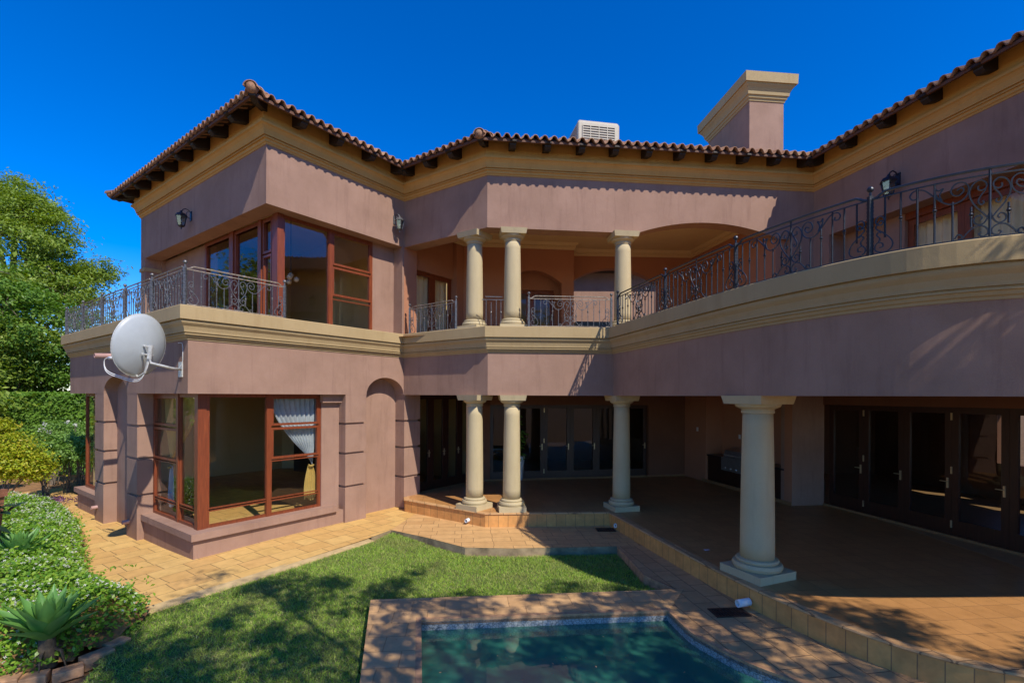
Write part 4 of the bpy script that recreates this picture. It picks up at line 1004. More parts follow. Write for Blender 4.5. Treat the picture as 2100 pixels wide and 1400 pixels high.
arm.tube([top_+up_*.1, top_-up_*.10, top_-up_*.17+Vector((.03,.0,-.02)), Vector((top_.x+.10,top_.y+.12,wp.z+.04)), Vector((top_.x+.2,top_.y+.25,wp.z)), wp], .023, 8)
arm.build('mast', M['gal'], dish, True)
m = MB(); fbox(m, B, .22, .38, 0, .02, 3.36, 3.64); m.build('wall_plate', M['gal'], dish)
lnb = dc + ax*.72 - up_*.30; foot = dc - up_*Rd*1.0 + ax*.14
m = MB(); m.tube([foot - ax*.05, lnb], .016, 6); m.tube([top_-up_*.05, dc-up_*.45-ax*.05, foot-ax*.05], .02, 6); m.build('feed_arm', M['gal'], dish)
m = MB(); m.tube([lnb-ax*.10, lnb-ax*.02], .04, 12); m.tube([lnb-ax*.02, lnb+ax*.10-up_*.02], .028, 8); m.build('receiver', M['white'], dish, True)
m = MB()
for k in (0,.03): m.tube([tuple(v) for v in catmull([lnb+ax*.08, lnb+ax*.20-up_*.08, lnb+ax*.12-up_*(.24+k), lnb-ax*.2-up_*(.30+k), foot-ax*.05-up_*(.05+k), dc-up_*.4-ax*.07, bkc-ax*.1-up_*.05], 5)], .008, 5)
m.tube([tuple(v) for v in catmull([wp+Vector((-.03,-.04,.0)), wp+Vector((.05,-.05,.12)), Vector(B.P(.2,.012,3.75)), Vector(B.P(.22,.012,3.97)), Vector(B.P(.42,.012,4.0))], 5)], .006, 5); m.build('cable', M['white'], dish, True)

# ------------------------------------------------------------------ roof cooler
ac = empty('rooftop_cooler', (2.35,14.3,10.1), 'cream evaporative air cooler with louvred sides on the tiled roof', 'air cooler')
fr = Fr((1.84,13.9), Vector((.985,.17))); m = MB(); k = .06
zb, zt2 = 9.9, 10.95
pts = []
for z, o in ((zb,0),(zt2-.12,0),(zt2-.03,.04),(zt2,.14)):
    for a_, d_ in ((0+o,0-o),(.12,0-o) if False else (1.25-o,0-o),(1.25-o,-1.2+o),(0+o,-1.2+o)): pts.append(fr.P(a_, d_, z))
m.add(pts, [(0,1,5,4),(1,2,6,5),(2,3,7,6),(3,0,4,7),(4,5,9,8),(5,6,10,9),(6,7,11,10),(7,4,8,11),(8,9,13,12),(9,10,14,13),(10,11,15,14),(11,8,12,15),(12,13,14,15),(3,2,1,0)])
ob = m.build('casing', M['acbody'], ac); bv = ob.modifiers.new('bev', 'BEVEL'); bv.width = .04; bv.segments = 3; bv.limit_method = 'ANGLE'
m = MB(); fbox(m, fr, .14, 1.11, -.03, .004, zb+.1, zt2-.2); m.build('louvre_backing', M['acdark'], ac)  # dark plate set just proud of the casing, behind the slats
m = MB()
for j in range(11):
    z = zb+.14+j*.07; fbox(m, fr, .14, 1.11, .002, .022, z, z+.028)
for x in (.14,.37,.62,.87,1.10): fbox(m, fr, x-.01, x+.01, .003, .026, zb+.1, zt2-.2)
m.build('louvre', M['acbody'], ac)
m = MB()
fl = Fr(fr.P(0,0,0)[:2], -fr.n, -fr.u)
for j in range(11):
    z = zb+.14+j*.07; fbox(m, fl, .12, 1.08, -.001, .02, z, z+.028)
m.build('louvre', M['acbody'], ac)

# ------------------------------------------------------------------ curtains inside the bay
def curtain(fr, d, s0, s1, zt_, ztie, stie, z1, stail, label, mat, mat2, folds=9):
    root = empty('tied_curtain', fr.P(stie, d, ztie), label, 'curtain', 'tied back curtains in the ground floor bay')
    m = MB(); ns, nz = folds*6, 16; 
    for j in range(nz+1):
        t = j/nz; e = t**1.8; za = zt_-(zt_-ztie)*t
        for i in range(ns+1):
            q = i/ns; st = s0+(s1-s0)*q; se = stie+(q-.5)*.10; s = st*(1-e)+se*e; sag = .0
            zz_ = zt_-(zt_-ztie-.28*(1-q if s1 > stie and stie > s0+.3 else q)*1.0*(1-e*.3))*t
            m.v.append(fr.P(s, d+.03*math.sin(q*folds*2*PI)*(1-.4*e), zz_))
    for j in range(nz):
        for i in range(ns): a_ = j*(ns+1)+i; m.f.append((a_,a_+1,a_+ns+2,a_+ns+1))
    m.build('drape', mat, root, True)
    m = MB(); b0 = 0
    for j in range(9):
        t = j/8; za = ztie-(ztie-z1)*t; wd = .09+.16*math.sin(min(1,t*1.3)*PI/2)
        for i in range(25): q = i/24; m.v.append(fr.P(stie+(stail-stie)*t+(q-.5)*wd*1.4, d+.02*math.sin(q*5*2*PI), za + .04*math.sin(q*9)))
    for j in range(8):
        for i in range(24): a_ = j*25+i; m.f.append((a_,a_+1,a_+26,a_+25))
    m.build('tail', mat2, root, True)
    m = MB(); m.tube([fr.P(stie-.06,d+.04,ztie+.01), fr.P(stie,d+.06,ztie-.01), fr.P(stie+.06,d+.04,ztie+.01)], .02, 6); m.build('tie_band', M['curtaincream'], root)
    return root
curtain(A, -.44, 1.74, 2.86, 3.0, 1.40, 2.70, .62, 2.72, 'pleated silvery curtain tied to the right side of the bay window', M['curtaingrey'], M['curtaincream'])
curtain(B, -.5, 2.6, .75, 3.0, 1.45, 2.2, .6, 2.25, 'cream curtain swept left behind the narrow side panes of the bay', M['curtaincream'], M['curtaingrey'], 7)

# ------------------------------------------------------------------ drain pipes and grates
spout((3.42,7.02,.1), (-.97,-.24,-.05), .2, .055, M['white'], 'drain_pipe')
tag(bpy.data.objects['drain_pipe'], 'white plastic drain stub beside the grate near the big front column', 'drain pipe', 'white drain stubs along the terrace step')
o = spout((2.50,11.22,.10), (-.9,-.5,-.05), .16, .05, M['white'], 'drain_pipe'); tag(o, 'white plastic drain stub in the inner corner of the terrace step', 'drain pipe', 'white drain stubs along the terrace step')
o = spout(tuple(Vector((-1.0,11.62,.10))), (-.5,-.85,-.05), .14, .045, M['white'], 'drain_pipe'); tag(o, 'white plastic drain stub below the paired ground floor columns', 'drain pipe', 'white drain stubs along the terrace step')
def grate(c, w, h, ang, label):
    fr = Fr(c, Vector((math.cos(ang), math.sin(ang)))); root = empty('drain_grate', (c[0],c[1],0), label, 'drain grate', 'iron drain grates in the paving', ang)
    m = MB(); framebars(m, fr, 0, w, 0, h, 0) if False else None
    m = MB(); fbox(m, fr, 0, w, 0, .03, .008, .02); fbox(m, fr, 0, w, h-.03, h, .008, .02); fbox(m, fr, 0, .03, .03, h-.03, .008, .02); fbox(m, fr, w-.03, w, .03, h-.03, .008, .02); m.build('frame', M['grate'], root)
    m = MB(); n = int(w/.04)
    for i in range(1, n): fbox(m, fr, i*w/n-.009, i*w/n+.009, .03, h-.03, .009, .018)
    fbox(m, fr, .03, w-.03, h/2-.01, h/2+.01, .009, .017); m.build('bars', M['grate'], root)
    m = MB(); fbox(m, fr, .01, w-.01, .01, h-.01, .0065, .0085); m.build('pit_shade', M['black'], root)  # flat black sheet stands in for the shade below the bars
grate((2.80,6.98), .50, .28, .1, 'square rusty iron grate on the pool deck by the front column')
grate((1.92,11.22), .42, .26, .06, 'dark iron grate in the shade at the corner of the terrace step')
m = MB(); m.add([(3.42,8.62,ZT+.012),(3.52,8.64,ZT+.02),(3.5,8.70,ZT+.012),(3.4,8.67,ZT+.016)], [(0,1,2,3)]); tag(m.build('paper_scrap', M['paper']), 'small white scrap of paper lying on the terrace tiles', 'paper')

# ------------------------------------------------------------------ braai corner under the porch
br = empty('barbecue_grill', GR.P(2.6,-.3,ZT), 'built-in steel gas barbecue in a dark wooden counter under the porch', 'barbecue')
m = MB(); fbox(m, GR, 1.25, lr-.26, -.6, -.05, ZT, 1.15); m.build('counter', M['woodshaded'], br)
m = MB(); fbox(m, GR, 1.22, lr-.26, -.6, -.02, 1.152, 1.2); m.build('worktop', M['black'], br)
m = MB(); fbox(m, GR, 2.0, 3.1, -.55, .02, .82, 1.22); fpoly(m, Fr(GR.P(2.05,-.5,0)[:2], GR.n, GR.u), [(0,1.225),(.48,1.225),(.42,1.42),(.1,1.5),(0,1.45)], 0, 1.0); m.build('hood', M['steel'], br)
m = MB()
for k in range(4): q = GR.P(2.2+k*.25,.02,.9); m.ball((q[0],q[1],q[2]), .028)
m.tube([GR.P(2.15,.03,1.3), GR.P(2.95,.03,1.3)], .012, 6); m.build('knob', M['gal'], br)
for k,(s,z) in enumerate(((2.0,1.75),(2.35,1.75),(.7,1.9))):
    m = MB(); fbox(m, GR, s, s+.09, -.598 if k < 2 else .002, -.588 if k < 2 else .012, z, z+.13); tag(m.build('socket_plate', M['white']), ['white socket plate above the barbecue, nearer its left end', 'white socket plate above the barbecue, closer to the hood', 'white switch plate on the dark wall left of the barbecue'][k], 'socket', 'white wall plates by the barbecue')
def sheer(fr, s0, s1, z0, z1, d, label):
    m = MB(); ns = int((s1-s0)/.025)
    for j in range(2):
        for i in range(ns+1): s_ = s0+(s1-s0)*i/ns; m.v.append(fr.P(s_, d+.035*math.sin(s_*38)+.015*math.sin(s_*11), z0 if j == 0 else z1))
    for i in range(ns): m.f.append((i,i+1,ns+2+i,ns+1+i))
    tag(m.build('sheer_curtain', M['sheer'], None, True), label, 'curtain')
M['sheer'] = simple('sheer_cloth', (.85,.72,.45), .9, 0, .08, 2)
sheer(FW, 1.98, 6.2, ZS-.05, 6.8, -.72, 'long cream curtain drawn behind the right wing doors upstairs')
sheer(Lg, .47, 2.0, ZS-.05, 6.5, -.40, 'cream curtain behind the narrow doors left of the paired upstairs columns')
pc = U0+dR*1.6+dL*1.9; pn = empty('pendant_lamp', (pc.x,pc.y,6.0), 'small glass pendant cluster hanging in the upstairs corner room', 'lamp')
m = MB(); m.tube([(pc.x,pc.y,7.9),(pc.x,pc.y,6.2)], .01, 5); m.build('cord', M['black'], pn)
for a_, b_, z_ in ((0,0,6.1),(.12,.05,6.0),(-.09,.1,5.95),(.02,-.12,6.02)): m = MB(); m.ball((pc.x+a_,pc.y+b_,z_), .065, 12, 8); m.build('shade', M['white'], pn, True)
# potted plant glimpsed through the middle doors
pp = empty('potted_plant', (.22,15.6,ZT), 'leafy green plant in a pale planter deep inside the porch', 'plant')
m = MB(); m.lathe(.22, 15.9, [(.13,ZT),(.14,ZT+.02),(.2,ZT+.7),(.21,ZT+.78),(.18,ZT+.78)], 20); m.build('pot', M['white'], pp, True)

# ------------------------------------------------------------------ foliage helpers
def leaves(centers, normals_, L, Wd, rng, curl=.15):
    """one small folded leaf (two triangles as a quad) for each centre"""
    n = len(centers); d = rng.normal(size=(n,3)); d /= np.linalg.norm(d,axis=1)[:,None]
    if normals_ is not None: nn = normals_ + rng.normal(size=(n,3))*.55
    else: nn = rng.normal(size=(n,3))+np.array([0,0,.8])
    nn /= np.linalg.norm(nn,axis=1)[:,None]
    t = np.cross(nn, d); t /= (np.linalg.norm(t,axis=1)[:,None]+1e-9); s = np.cross(nn, t)
    l = L*rng.uniform(.6,1.3,n)[:,None]; w = Wd*rng.uniform(.7,1.2,n)[:,None]
    V = np.zeros((n,4,3)); V[:,0] = centers-t*l*.5; V[:,1] = centers+s*w*.5+nn*l*curl*.4; V[:,2] = centers+t*l*.5-nn*l*curl*.3; V[:,3] = centers-s*w*.5+nn*l*curl*.4
    return V.reshape(-1,3), np.arange(n*4).reshape(-1,4)
def leafobj(name, cent, nor, L, Wd, mat, parent, rng=RNG):
    V, F_ = leaves(cent, nor, L, Wd, rng); return npmesh(name, V, F_, mat, parent)
def blobpts(blobs, n, rng, shell=.55, clump=(60,.3)):
    """points in lumpy clusters spread through ellipsoid blobs"""
    vol = np.array([b[3]*b[4]*b[5] for b in blobs])**(2/3); vol /= vol.sum(); C_ = []; Nn = []; cents = []
    for b, v in zip(blobs, vol):
        k = max(1, int(n*v/clump[0])); d = rng.normal(size=(k,3)); d /= np.linalg.norm(d,axis=1)[:,None]
        r = (shell+(1-shell)*rng.uniform(0,1,k)**.7)[:,None]; c = np.array(b[:3])+d*r*np.array(b[3:6]); cents.append(c)
        sz = clump[1]*rng.uniform(.55,1.35,k)
        for ci, di, s_ in zip(c, d, sz):
            m_ = int(clump[0]*rng.uniform(.6,1.4)); q = np.clip(rng.normal(size=(m_,3)),-1.9,1.9)*s_*np.array([1,1,.5]); C_.append(ci+q); Nn.append(np.tile(di*.5+np.array([0,0,.9]), (m_,1)))
    return np.concatenate(C_), np.concatenate(Nn), np.concatenate(cents)
def tree(name, base, blobs, n, label, leaf, L=.13, Wd=.06, trunk_r=.22, group=None, clump=(60,.32), fork=None, keep=None, cat='tree', shell=.45, nbr=70, seed=1):
    rng = np.random.default_rng(seed); root = empty(name, base, label, cat, group)
    P, Nn, cents = blobpts(blobs, n, rng, shell, clump)
    if keep is not None: k = keep(P); P, Nn = P[k], Nn[k]
    leafobj('crown', P, Nn, L, Wd, M[leaf], root, rng)
    fork = fork or (base[0], base[1], base[2]+.35*(max(b[2] for b in blobs)-base[2])); fk = Vector(fork)
    m = MB(); b0 = Vector(base); m.tube([b0, b0.lerp(fk,.5)+Vector((.06,.03,0)), fk], trunk_r, 10, True, [trunk_r*1.25, trunk_r, trunk_r*.8])
    hubs = []
    for b in blobs:
        c = Vector(b[:3]); mid = fk.lerp(c,.5)+Vector((rng.uniform(-.3,.3),rng.uniform(-.3,.3),rng.uniform(.0,.5))); 
        if keep is not None and not keep(np.array([tuple(c)]))[0]: continue
        m.tube([fk, mid, c], .1, 7, True, [trunk_r*.6, trunk_r*.4, trunk_r*.22]); hubs.append(c)
    sel = rng.permutation(len(cents))[:nbr]
    for i in sel:
        c = Vector(cents[i])
        if keep is not None and not keep(np.array([tuple(c)]))[0]: continue
        if not hubs: break
        h_ = min(hubs, key=lambda q: (q-c).length); mid = h_.lerp(c,.5)+Vector((0,0,-.1)); m.tube([h_, mid, c], .03, 5, True, [trunk_r*.2, trunk_r*.12, trunk_r*.04])
    m.build('trunk', M['bark'], root, True)
    return root
def X(px, Y): return (px-1050)/1003*Y
def Z(py, Y): return EYE+(809-py)/1003*Y

# big feathery tree beyond the hedge
Y = 26
bl = []
for px, py, rx, rz in ((40,420,2.0,1.3),(100,460,1.9,1.2),(70,520,.7,.4),(135,515,1.9,1.4),(180,560,1.2,1.0),(115,568,1.4,.9),(140,600,2.2,1.4),(-15,450,1.0,.8),(185,610,1.4,.9)):
    bl.append((X(px,Y), Y+random.uniform(-1.5,1.5), Z(py,Y), rx, rx*.9, rz))
tree('tree', (X(20,Y),Y,-.2), bl, 44000, 'tall open-crowned tree rising highest behind the garden hedge', 'leaf', .19, .075, .3, clump=(110,.36), fork=(X(20,Y),Y,Z(640,Y)), nbr=90, seed=3, shell=.2)
tr_ = [o for o in bpy.data.objects if o.name == 'tree'][0]; m = MB()
for pts_, r_ in ((((5,600),(12,540),(20,480),(28,430)),.13),(((10,600),(30,555),(50,515),(75,470)),.11),(((20,610),(45,575),(65,535),(100,500)),.10),(((12,545),(5,500),(12,455)),.06),(((35,548),(60,560),(85,545)),.06)):
    m.tube([tuple(v) for v in catmull([Vector((X(a_,Y),Y-2.2,Z(b_,Y))) for a_, b_ in pts_], 4)], r_, 7, True)
m.build('limb', M['bark'], tr_, True)
Y = 23
bl = []
for px, py, rx, rz in ((-20,600,2.2,1.6),(40,640,2.4,1.5),(110,690,2.6,1.6),(20,720,2.5,1.5),(170,700,1.8,1.4),(-60,690,2.3,1.6),(60,770,2.6,1.2),(150,770,2.2,1.2),(-60,780,2.2,1.2),(200,760,1.6,1.2)):
    bl.append((X(px,Y), Y+random.uniform(-1.,1.), Z(py,Y), rx, rx*.8, rz))
tree('tree', (X(60,Y),Y,-.2), bl, 56000, 'dense dark green tree filling the left edge just above the hedge', 'leafdark', .17, .09, .25, clump=(110,.34), nbr=30, seed=4, shell=.45)
Y = 21.5
bl = [(X(px,Y), Y, Z(py,Y), rx, rx*.8, rz) for px, py, rx, rz in ((-40,700,1.8,1.2),(15,690,1.4,1.0),(-10,760,1.8,1.0),(50,740,1.2,.8),(80,700,1.0,.6))]
tree('tree', (X(-10,Y),Y,-.2), bl, 22000, 'bright yellowish green lower tree at the left edge in front of the dark one', 'leaf', .16, .075, .16, clump=(60,.34), nbr=30, seed=5, shell=.3)
for k,(tx,ty,s_,lb) in enumerate(((-19.5,15.0,1.25,'broad tree far left of the house, mostly outside the view'),(-22,3,1.2,'tree in the garden left of the camera position'))):
    bl = [(tx+random.uniform(-2.0,1.2)*s_, ty+random.uniform(-2.4,2.4)*s_, 5.5+random.uniform(-2.4,3.6)*s_, 1.9, 1.9, 1.5) for _ in range(10)]
    tree('tree', (tx,ty,-.2), bl, 14000, lb, 'leaf', .24, .11, .28, clump=(60,.45), nbr=20, seed=8+k)
# trees behind the camera that throw the dappled shade
def keep(P):
    y = P[:,1]; z = P[:,2]-EYE; x = P[:,0]
    vis = (y > .2) & (z < .92*y+.4) & (np.abs(x) < 1.2*y+.5); return ~vis & (z > .6)
bl = [(5.2,1.2,7.2,2.2,2.0,1.3),(3.0,.2,7.6,2.0,1.8,1.2),(1.0,-.2,7.8,2.0,1.7,1.1),(6.8,-1.5,7.6,2.6,2.2,1.6),(3.8,-2.2,8.2,2.4,2.2,1.5),(.0,-1.8,7.8,1.6,1.5,1.1),(7.8,1.0,8.3,1.8,1.5,1.3),(6.9,2.2,7.0,1.4,1.0,.9),(9.2,-.6,7.6,2.2,1.8,1.6),(1.0,2.0,7.9,1.5,1.0,.7),(2.7,2.3,7.6,1.4,1.1,.7),(.4,.2,7.9,1.2,1.2,.8)]
tree('tree', (5.5,-2.5,-.2), bl, 46000, 'shade tree standing behind the viewpoint, casting dapples on the pool and lawn', 'leaf', .12, .06, .12, clump=(75,.165), keep=keep, nbr=60, seed=11, shell=.1)

# hedge
def hedge(name, x0, x1, y0, y1, z1, n, label, leaf, L, Wd, seed, cat='hedge'):
    rng = np.random.default_rng(seed); root = empty(name, ((x0+x1)/2,(y0+y1)/2,-.2), label, cat)
    m = MB(); m.box(x0+.15,y0+.15,-.2,x1-.15,y1-.15,z1-.2); m.build('twigs', M['leafdark'], root)
    P = []; Nn = []
    a = int(n*.6); u = rng.uniform(0,1,(a,2)); P.append(np.stack([x0+(x1-x0)*u[:,0], y0+.12+.13*np.sin(u[:,0]*40)*np.sin(u[:,1]*9)+rng.normal(0,.09,a), -.1+(z1+.1)*u[:,1]],1)); Nn.append(np.tile([0,-1,.5],(a,1)))
    b_ = n-a; u = rng.uniform(0,1,(b_,2)); P.append(np.stack([x0+(x1-x0)*u[:,0], y0+(y1-y0)*u[:,1], z1+.06*np.sin(u[:,0]*50)+rng.normal(0,.035,b_)],1)); Nn.append(np.tile([0,-.2,1],(b_,1)))
    leafobj('foliage', np.concatenate(P), np.concatenate(Nn).astype(float), L, Wd, M[leaf], root, rng); return root
hedge('hedge', -26, -12.5, 19.5, 21.2, 2.98, 60000, 'tall clipped green hedge along the back of the left garden', 'leafhedge', .13, .08, 21)
# shrubs in front of it
def shrub(name, px, py, Y, rx, rz, n, label, leaf, L=.09, Wd=.045, group=None, seed=0, stems=True, cat='shrub'):
    x = X(px,Y); zc = Z(py,Y); bl = []; rng = np.random.default_rng(seed+40)
    for k in range(6): bl.append((x+rng.uniform(-.5,.5)*rx, Y+rng.uniform(-.4,.4)*rx, zc+rng.uniform(-.4,.35)*rz, rx*.6, rx*.55, rz*.6))
    root = empty(name, (x,Y,-.2), label, cat, group); P, Nn, ce = blobpts(bl, n, rng, .5, (45,.14*max(.6,rx)))
    leafobj('foliage', P, Nn, L, Wd, M[leaf], root, rng)
    m = MB()
    for k in range(7): q = Vector(ce[rng.integers(len(ce))]); m.tube([(x+rng.uniform(-.12,.12),Y+rng.uniform(-.1,.1),-.22), (x*.6+q.x*.4, Y*.6+q.y*.4, (q.z-.2)*.55), tuple(q)], .018, 5)
    m.build('stem', M['bark'], root); return root
shrub('shrub', 2, 938, 13.5, .95, .78, 15000, 'golden yellow rounded shrub at the left edge of the garden', 'leafyellow', .085, .04, seed=1)
shrub('shrub', -25, 880, 15.5, .8, .4, 5000, 'small orange tinted golden bush above the larger yellow shrub', 'leafyellow', .085, .04, seed=2)
for k,(px,py,Yk,rx,rz,lb) in enumerate(((110,893,17.5,1.1,.55,'leafy green shrub under the hedge, left of the flowering one'),(165,893,17.0,1.0,.5,'green shrub with pale mauve blossoms under the hedge'),(140,915,15.8,.95,.55,'low green shrub in the middle of the bed beside the wing'),(185,920,15.2,.8,.6,'green shrub touching the far window frame of the wing'),(95,935,15.2,.7,.45,'thin stemmed shrub behind the yellow bush'),(215,905,17.8,1.1,.55,'shrub half hidden behind the wing corner'))):
    shrub('shrub', px, py, Yk, rx, rz, 3800, lb, 'leafshrub', .10, .05, 'green shrubs in the left bed', seed=5+k)
rng = np.random.default_rng(77)
fp = np.array([(X(p,16.4)+rng.normal(0,.05), 16.3+rng.normal(0,.05), Z(q,16.4)+rng.normal(0,.03)) for p, q in ((97,870),(145,866),(108,885),(160,872),(95,880)) for _ in range(14)])
leafobj('blossom', fp, None, .06, .05, M['petal'], None, rng); tag(bpy.data.objects['blossom'], 'pale mauve blossoms on top of the green shrubs by the hedge', 'flowers', kind='stuff')
# purple ground plants
P = np.array([(X(px,14.0)+rng.normal(0,.16), 14.0+(1005-py)*.09+rng.normal(0,.12), -.1+abs(rng.normal(0,.07))) for px, py in ((110,990),(125,985),(145,985),(160,990),(85,1000),(120,1005),(100,1010),(75,1010),(135,1000)) for _ in range(60)])
leafobj('purple_ground_cover', P, None, .13, .03, M['leafpurple'], None, rng); tag(bpy.data.objects['purple_ground_cover'], 'low purple leaved plants in the orange soil by the far corner', 'ground cover', kind='stuff')
m = MB(); m.v = []; sheet(m, [(-15.2,14.1),(-11.6,15.3),(-11.8,15.8),(-15.5,14.8)], -.13); tag(m.build('path', M['paving']), kind='structure')

# ------------------------------------------------------------------ jasmine bed
bed = [(-5.2,6.95),(-4.92,6.45),(-5.05,5.9),(-5.3,5.45),(-6.3,5.0),(-8.5,4.6),(-12.5,8),(-13.2,12.9),(-11.4,12.6),(-9.9,11.2),(-8.7,9.9),(-7.5,8.6),(-6.4,7.6)]
def bedh(x, y):
    P_ = np.asarray(bed); d = np.full(x.shape, 9.0)
    for i in range(len(P_)):
        a = P_[i]; b = P_[(i+1)%len(P_)]; ab = b-a; t = np.clip(((x-a[0])*ab[0]+(y-a[1])*ab[1])/(ab@ab),0,1); d = np.minimum(d, np.hypot(x-a[0]-ab[0]*t, y-a[1]-ab[1]*t))
    return .54*np.clip(d/.45,0,1)**.5 + .05*np.sin(x*3.1+y*1.7)+.04*np.sin(x*5.3-y*4.1)
n = 150000; x = RNG.uniform(-13.2,-4.8,n); y = RNG.uniform(4.6,12.9,n)
dens = np.clip(1.5-(np.hypot(x,y)-8)/9, .3, 1); ok = inpoly(x,y,bed) & (RNG.uniform(0,1,n) < dens); x, y = x[ok]+RNG.normal(0,.05,ok.sum()), y[ok]+RNG.normal(0,.05,ok.sum())
z = bedh(x,y)*RNG.uniform(.72,1.04,len(x)) + RNG.normal(0,.025,len(x)) - .06
o = leafobj('jasmine_ground_cover', np.stack([x,y,z],1), np.tile([.1,-.3,1.],(len(x),1)), .066, .038, M['leafjas'], None); tag(o, 'jasmine ground cover with glossy leaves spreading beside the stone paving', 'ground cover', kind='stuff')
n = 15000; x = RNG.uniform(-13.2,-4.9,n); y = RNG.uniform(4.6,12.9,n); ok = inpoly(x,y,bed) & (np.sin(x*2.3+1)*np.sin(y*2.9) + RNG.normal(0,.5,n) > -.2); x, y = x[ok], y[ok]
z = bedh(x,y)+.0+RNG.normal(0,.02,len(x))-.045
# star flowers: five narrow petals
k5 = 4; ang = RNG.uniform(0,2*PI,len(x)); VV = []
nv = len(x); nrm = RNG.normal(size=(nv,3))*.5+np.array([.1,-.3,1]); nrm /= np.linalg.norm(nrm,axis=1)[:,None]
t1 = np.cross(nrm, np.array([1.,0,0])); t1 /= np.linalg.norm(t1,axis=1)[:,None]; t2 = np.cross(nrm, t1); c0 = np.stack([x,y,z],1)
for k in range(k5):
    a_ = ang+2*PI*k/k5; dv = t1*np.cos(a_)[:,None]+t2*np.sin(a_)[:,None]; sv = np.cross(nrm, dv); L_ = .016
    VV.append(np.stack([c0, c0+dv*L_*.8+sv*.005, c0+dv*L_*1.15-nrm*.003, c0+dv*L_*.8-sv*.005],1))
VV = np.stack(VV,1).reshape(-1,3); o = npmesh('jasmine_flowers', VV, np.arange(len(VV)).reshape(-1,4), M['petal']); tag(o, 'small white star flowers scattered over the jasmine', 'flowers', kind='stuff')
# dark mound below the leaves
g = .15; xs = np.arange(-13.4,-4.8,g); ys = np.arange(4.4,13.1,g); V = []; F_ = []; idx = {}
def vid2(i,j):
    if (i,j) not in idx: idx[(i,j)] = len(V); V.append((xs[i], ys[j], float(bedh(np.array([xs[i]]),np.array([ys[j]]))[0])*.7-.16))
    return idx[(i,j)]
for i in range(len(xs)-1):
    for j in range(len(ys)-1):
        if inpoly(np.array([xs[i]+g/2]), np.array([ys[j]+g/2]), bed)[0]: F_.append((vid2(i,j),vid2(i+1,j),vid2(i+1,j+1),vid2(i,j+1)))
npmesh('flower_bed', V, F_, M['soil'], smooth=True)['kind'] = 'structure'

# agaves
def agave(base, Rr, label, nl=34, seed=1, trunk=.35):
    rng = random.Random(seed); root = empty('agave', base, label, 'agave', 'agaves in the jasmine bed'); c = Vector(base)+Vector((0,0,trunk))
    m = MB(); m.tube([Vector(base), c+Vector((0,0,.05))], .09, 10, True, [.10,.075]); m.build('trunk', M['agavetrunk'], root, True)
    for k in range(nl):
        t = k/(nl-1); az = k*2.39996+rng.uniform(-.15,.15); el = R(20)+R(64)*t**.85 + rng.uniform(-.06,.06); L = Rr*(1.0-.28*t)*rng.uniform(.9,1.08); wd = Rr*.15*(1-.25*t)
        m = MB(); ns = 9; h = Vector((math.cos(az), math.sin(az), 0)); sd = Vector((-h.y, h.x, 0)); p = c + h*.03; e = el+R(14); dl = L/ns; 
        for i in range(ns+1):
            q = i/ns; wv = wd*(.55+1.9*q*(1-q)*1.1)*(1-q**3.2)+.002; up = Vector((-h.x*math.sin(e), -h.y*math.sin(e), math.cos(e)))
            m.v += [tuple(p+sd*wv+up*wv*.45), tuple(p+sd*wv*.5+up*wv*.1), tuple(p), tuple(p-sd*wv*.5+up*wv*.1), tuple(p-sd*wv+up*wv*.45)]
            e2 = e - R(16)*q + (R(8) if q > .7 else 0); p = p + (h*math.cos(e2)+Vector((0,0,math.sin(e2))))*dl
        for i in range(ns):
            for j in range(4): a_ = i*5+j; m.f.append((a_,a_+1,a_+6,a_+5))
        m.build('leaf', M['agave'], root, True)
    for k in range(4):
        az = rng.uniform(0,2*PI); m = MB(); h = Vector((math.cos(az), math.sin(az), 0)); m.tube([c-Vector((0,0,.05)), c+h*.15-Vector((0,0,.12)), c+h*.2-Vector((0,0,.32))], .015, 4, True, [.022,.016,.004]); m.build('dead_leaf', M['agavetrunk'], root)
    return root
agave((-5.33,5.62,-.1), .66, 'large blue green agave on a short trunk at the lawn corner', 36, 2, .30)
agave((-8.0,7.95,-.05), .58, 'smaller bright green agave nearer the terracotta planter', 30, 5, .40)
# terracotta planter at the left edge with broad dark leaves
pl = empty('terracotta_planter', (-8.85,8.15,0), 'tall square terracotta planter with broad dark leaves, cut by the left edge', 'planter')
m = MB(); m.hexa([(-9.3,7.7,-.2),(-8.66,7.7,-.2),(-8.66,8.2,-.2),(-9.3,8.2,-.2),(-9.4,7.6,1.30),(-8.58,7.6,1.30),(-8.58,8.28,1.30),(-9.4,8.28,1.30)]); m.box(-9.43,7.57,1.302,-8.55,8.30,1.42); m.build('pot', M['terracotta'], pl)
def broad(root, c, n, L, seed, sp):
    rng = random.Random(seed)
    for k in range(n):
        az = rng.uniform(0,2*PI); el = rng.uniform(-.3,.9); h = Vector((math.cos(az)*math.cos(el), math.sin(az)*math.cos(el), math.sin(el))); p = Vector(c)+Vector((rng.uniform(-sp,sp),rng.uniform(-sp,sp),rng.uniform(-sp,sp)*.8)); sd = h.cross(Vector((0,0,1))).normalized(); up = sd.cross(h)
        m = MB(); ns = 8
        for i in range(ns+1):
            q = i/ns; w_ = L*.24*math.sin(PI*q)**.7+.003; pp_ = p+h*L*q-Vector((0,0,1))*L*.25*q*q
            m.v += [tuple(pp_+sd*w_+up*w_*.2), tuple(pp_), tuple(pp_-sd*w_+up*w_*.2)]
        for i in range(ns):
            for j in range(2): a_ = i*3+j; m.f.append((a_,a_+1,a_+4,a_+3))
        m.build('leaf', M['rubber'], root, True)
broad(pl, (-8.5,7.85,1.05), 16, .34, 3, .22)
broad(pl, (-8.9,8.0,1.6), 16, .34, 4, .28)
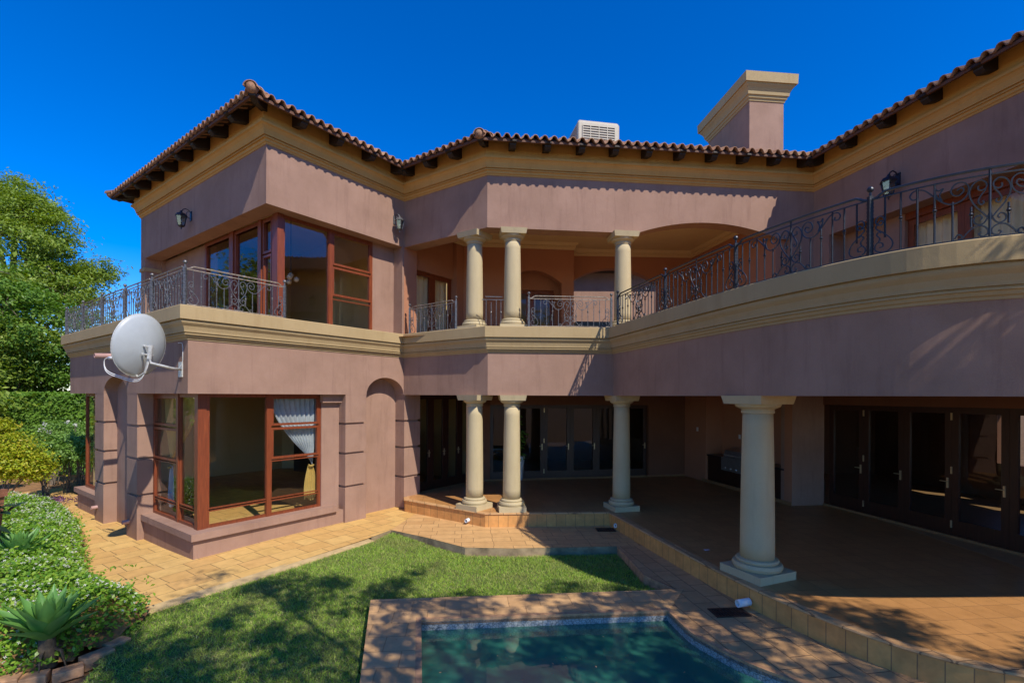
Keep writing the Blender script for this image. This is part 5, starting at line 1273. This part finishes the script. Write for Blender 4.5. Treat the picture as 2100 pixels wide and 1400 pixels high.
P = np.array([(.22+RNG.normal(0,.12), 15.9+RNG.normal(0,.12), ZT+1.25+RNG.normal(0,.3)) for _ in range(260)]); leafobj('foliage', P, None, .16, .06, M['leafhedge'], pp)
# brick edging stones
ed = [(-5.72,5.0,.35),(-5.5,5.28,.5),(-5.28,5.42,.5),(-5.05,5.58,.75),(-4.95,5.85,1.1),(-4.93,6.12,1.25),(-5.02,6.38,1.7),(-5.15,6.55,2.0)]
edl = ['edging brick nearest the bottom left corner of the lawn','tilted edging brick below the trunk of the large agave','edging brick in the agave shade, third along the lawn corner','raised chunky edging brick right of the large agave','broken edging brick half buried at the lawn edge','small edging brick beside the drooping jasmine','long flat edging brick near the end of the row','last edging brick, next to the stone paving']
for k,(x_,y_,a_) in enumerate(ed):
    root = None; m = MB(); fr = Fr((x_,y_), Vector((math.cos(a_),math.sin(a_)))); L_ = .27+.04*math.sin(k*2.1); fbox(m, fr, -L_/2, L_/2, -.085, .085, -.2, -.065+.025*math.sin(k*1.7)); o = m.build('edging_brick', M['brickedge']); bv = o.modifiers.new('bev','BEVEL'); bv.width = .012; bv.segments = 2; tag(o, edl[k], 'brick', 'brick edging of the jasmine bed')
# trailing jasmine sprigs over the paving
P = []
for (x0_, y0_, x1_, y1_) in ((-6.55,7.75,-6.15,8.05),(-5.75,7.15,-5.45,7.45)):
    for t in np.linspace(0,1,22): P.append((x0_+(x1_-x0_)*t+random.gauss(0,.03), y0_+(y1_-y0_)*t+random.gauss(0,.03), .16+.1*math.sin(t*3)+random.gauss(0,.02)))
o = leafobj('jasmine_sprigs', np.array(P), None, .06, .035, M['leafjas'], None); tag(o, 'stray jasmine shoots reaching out over the yellow paving', 'ground cover', kind='stuff')
# fallen leaves on the deck and in the pool
n = 90; P = np.stack([RNG.uniform(-1.6,5,n), RNG.uniform(4.8,7.6,n), np.full(n,.022)],1); n2 = 130; px2 = RNG.uniform(-5,2.4,n2); py2 = RNG.uniform(4.6,9.6,n2); k2 = inpoly(px2,py2,LP); P = np.concatenate([P, np.stack([px2[k2],py2[k2],lawnz(px2[k2],py2[k2])+.03],1)]); n = len(P); V, F_ = leaves(P, np.tile([0,0,6.],(n,1)), .03, .015, RNG, .05)
o = npmesh('fallen_leaves', V, F_, M['brickedge']); tag(o, 'tiny dry leaves scattered over the lawn, pool coping and deck', 'leaves', kind='stuff')
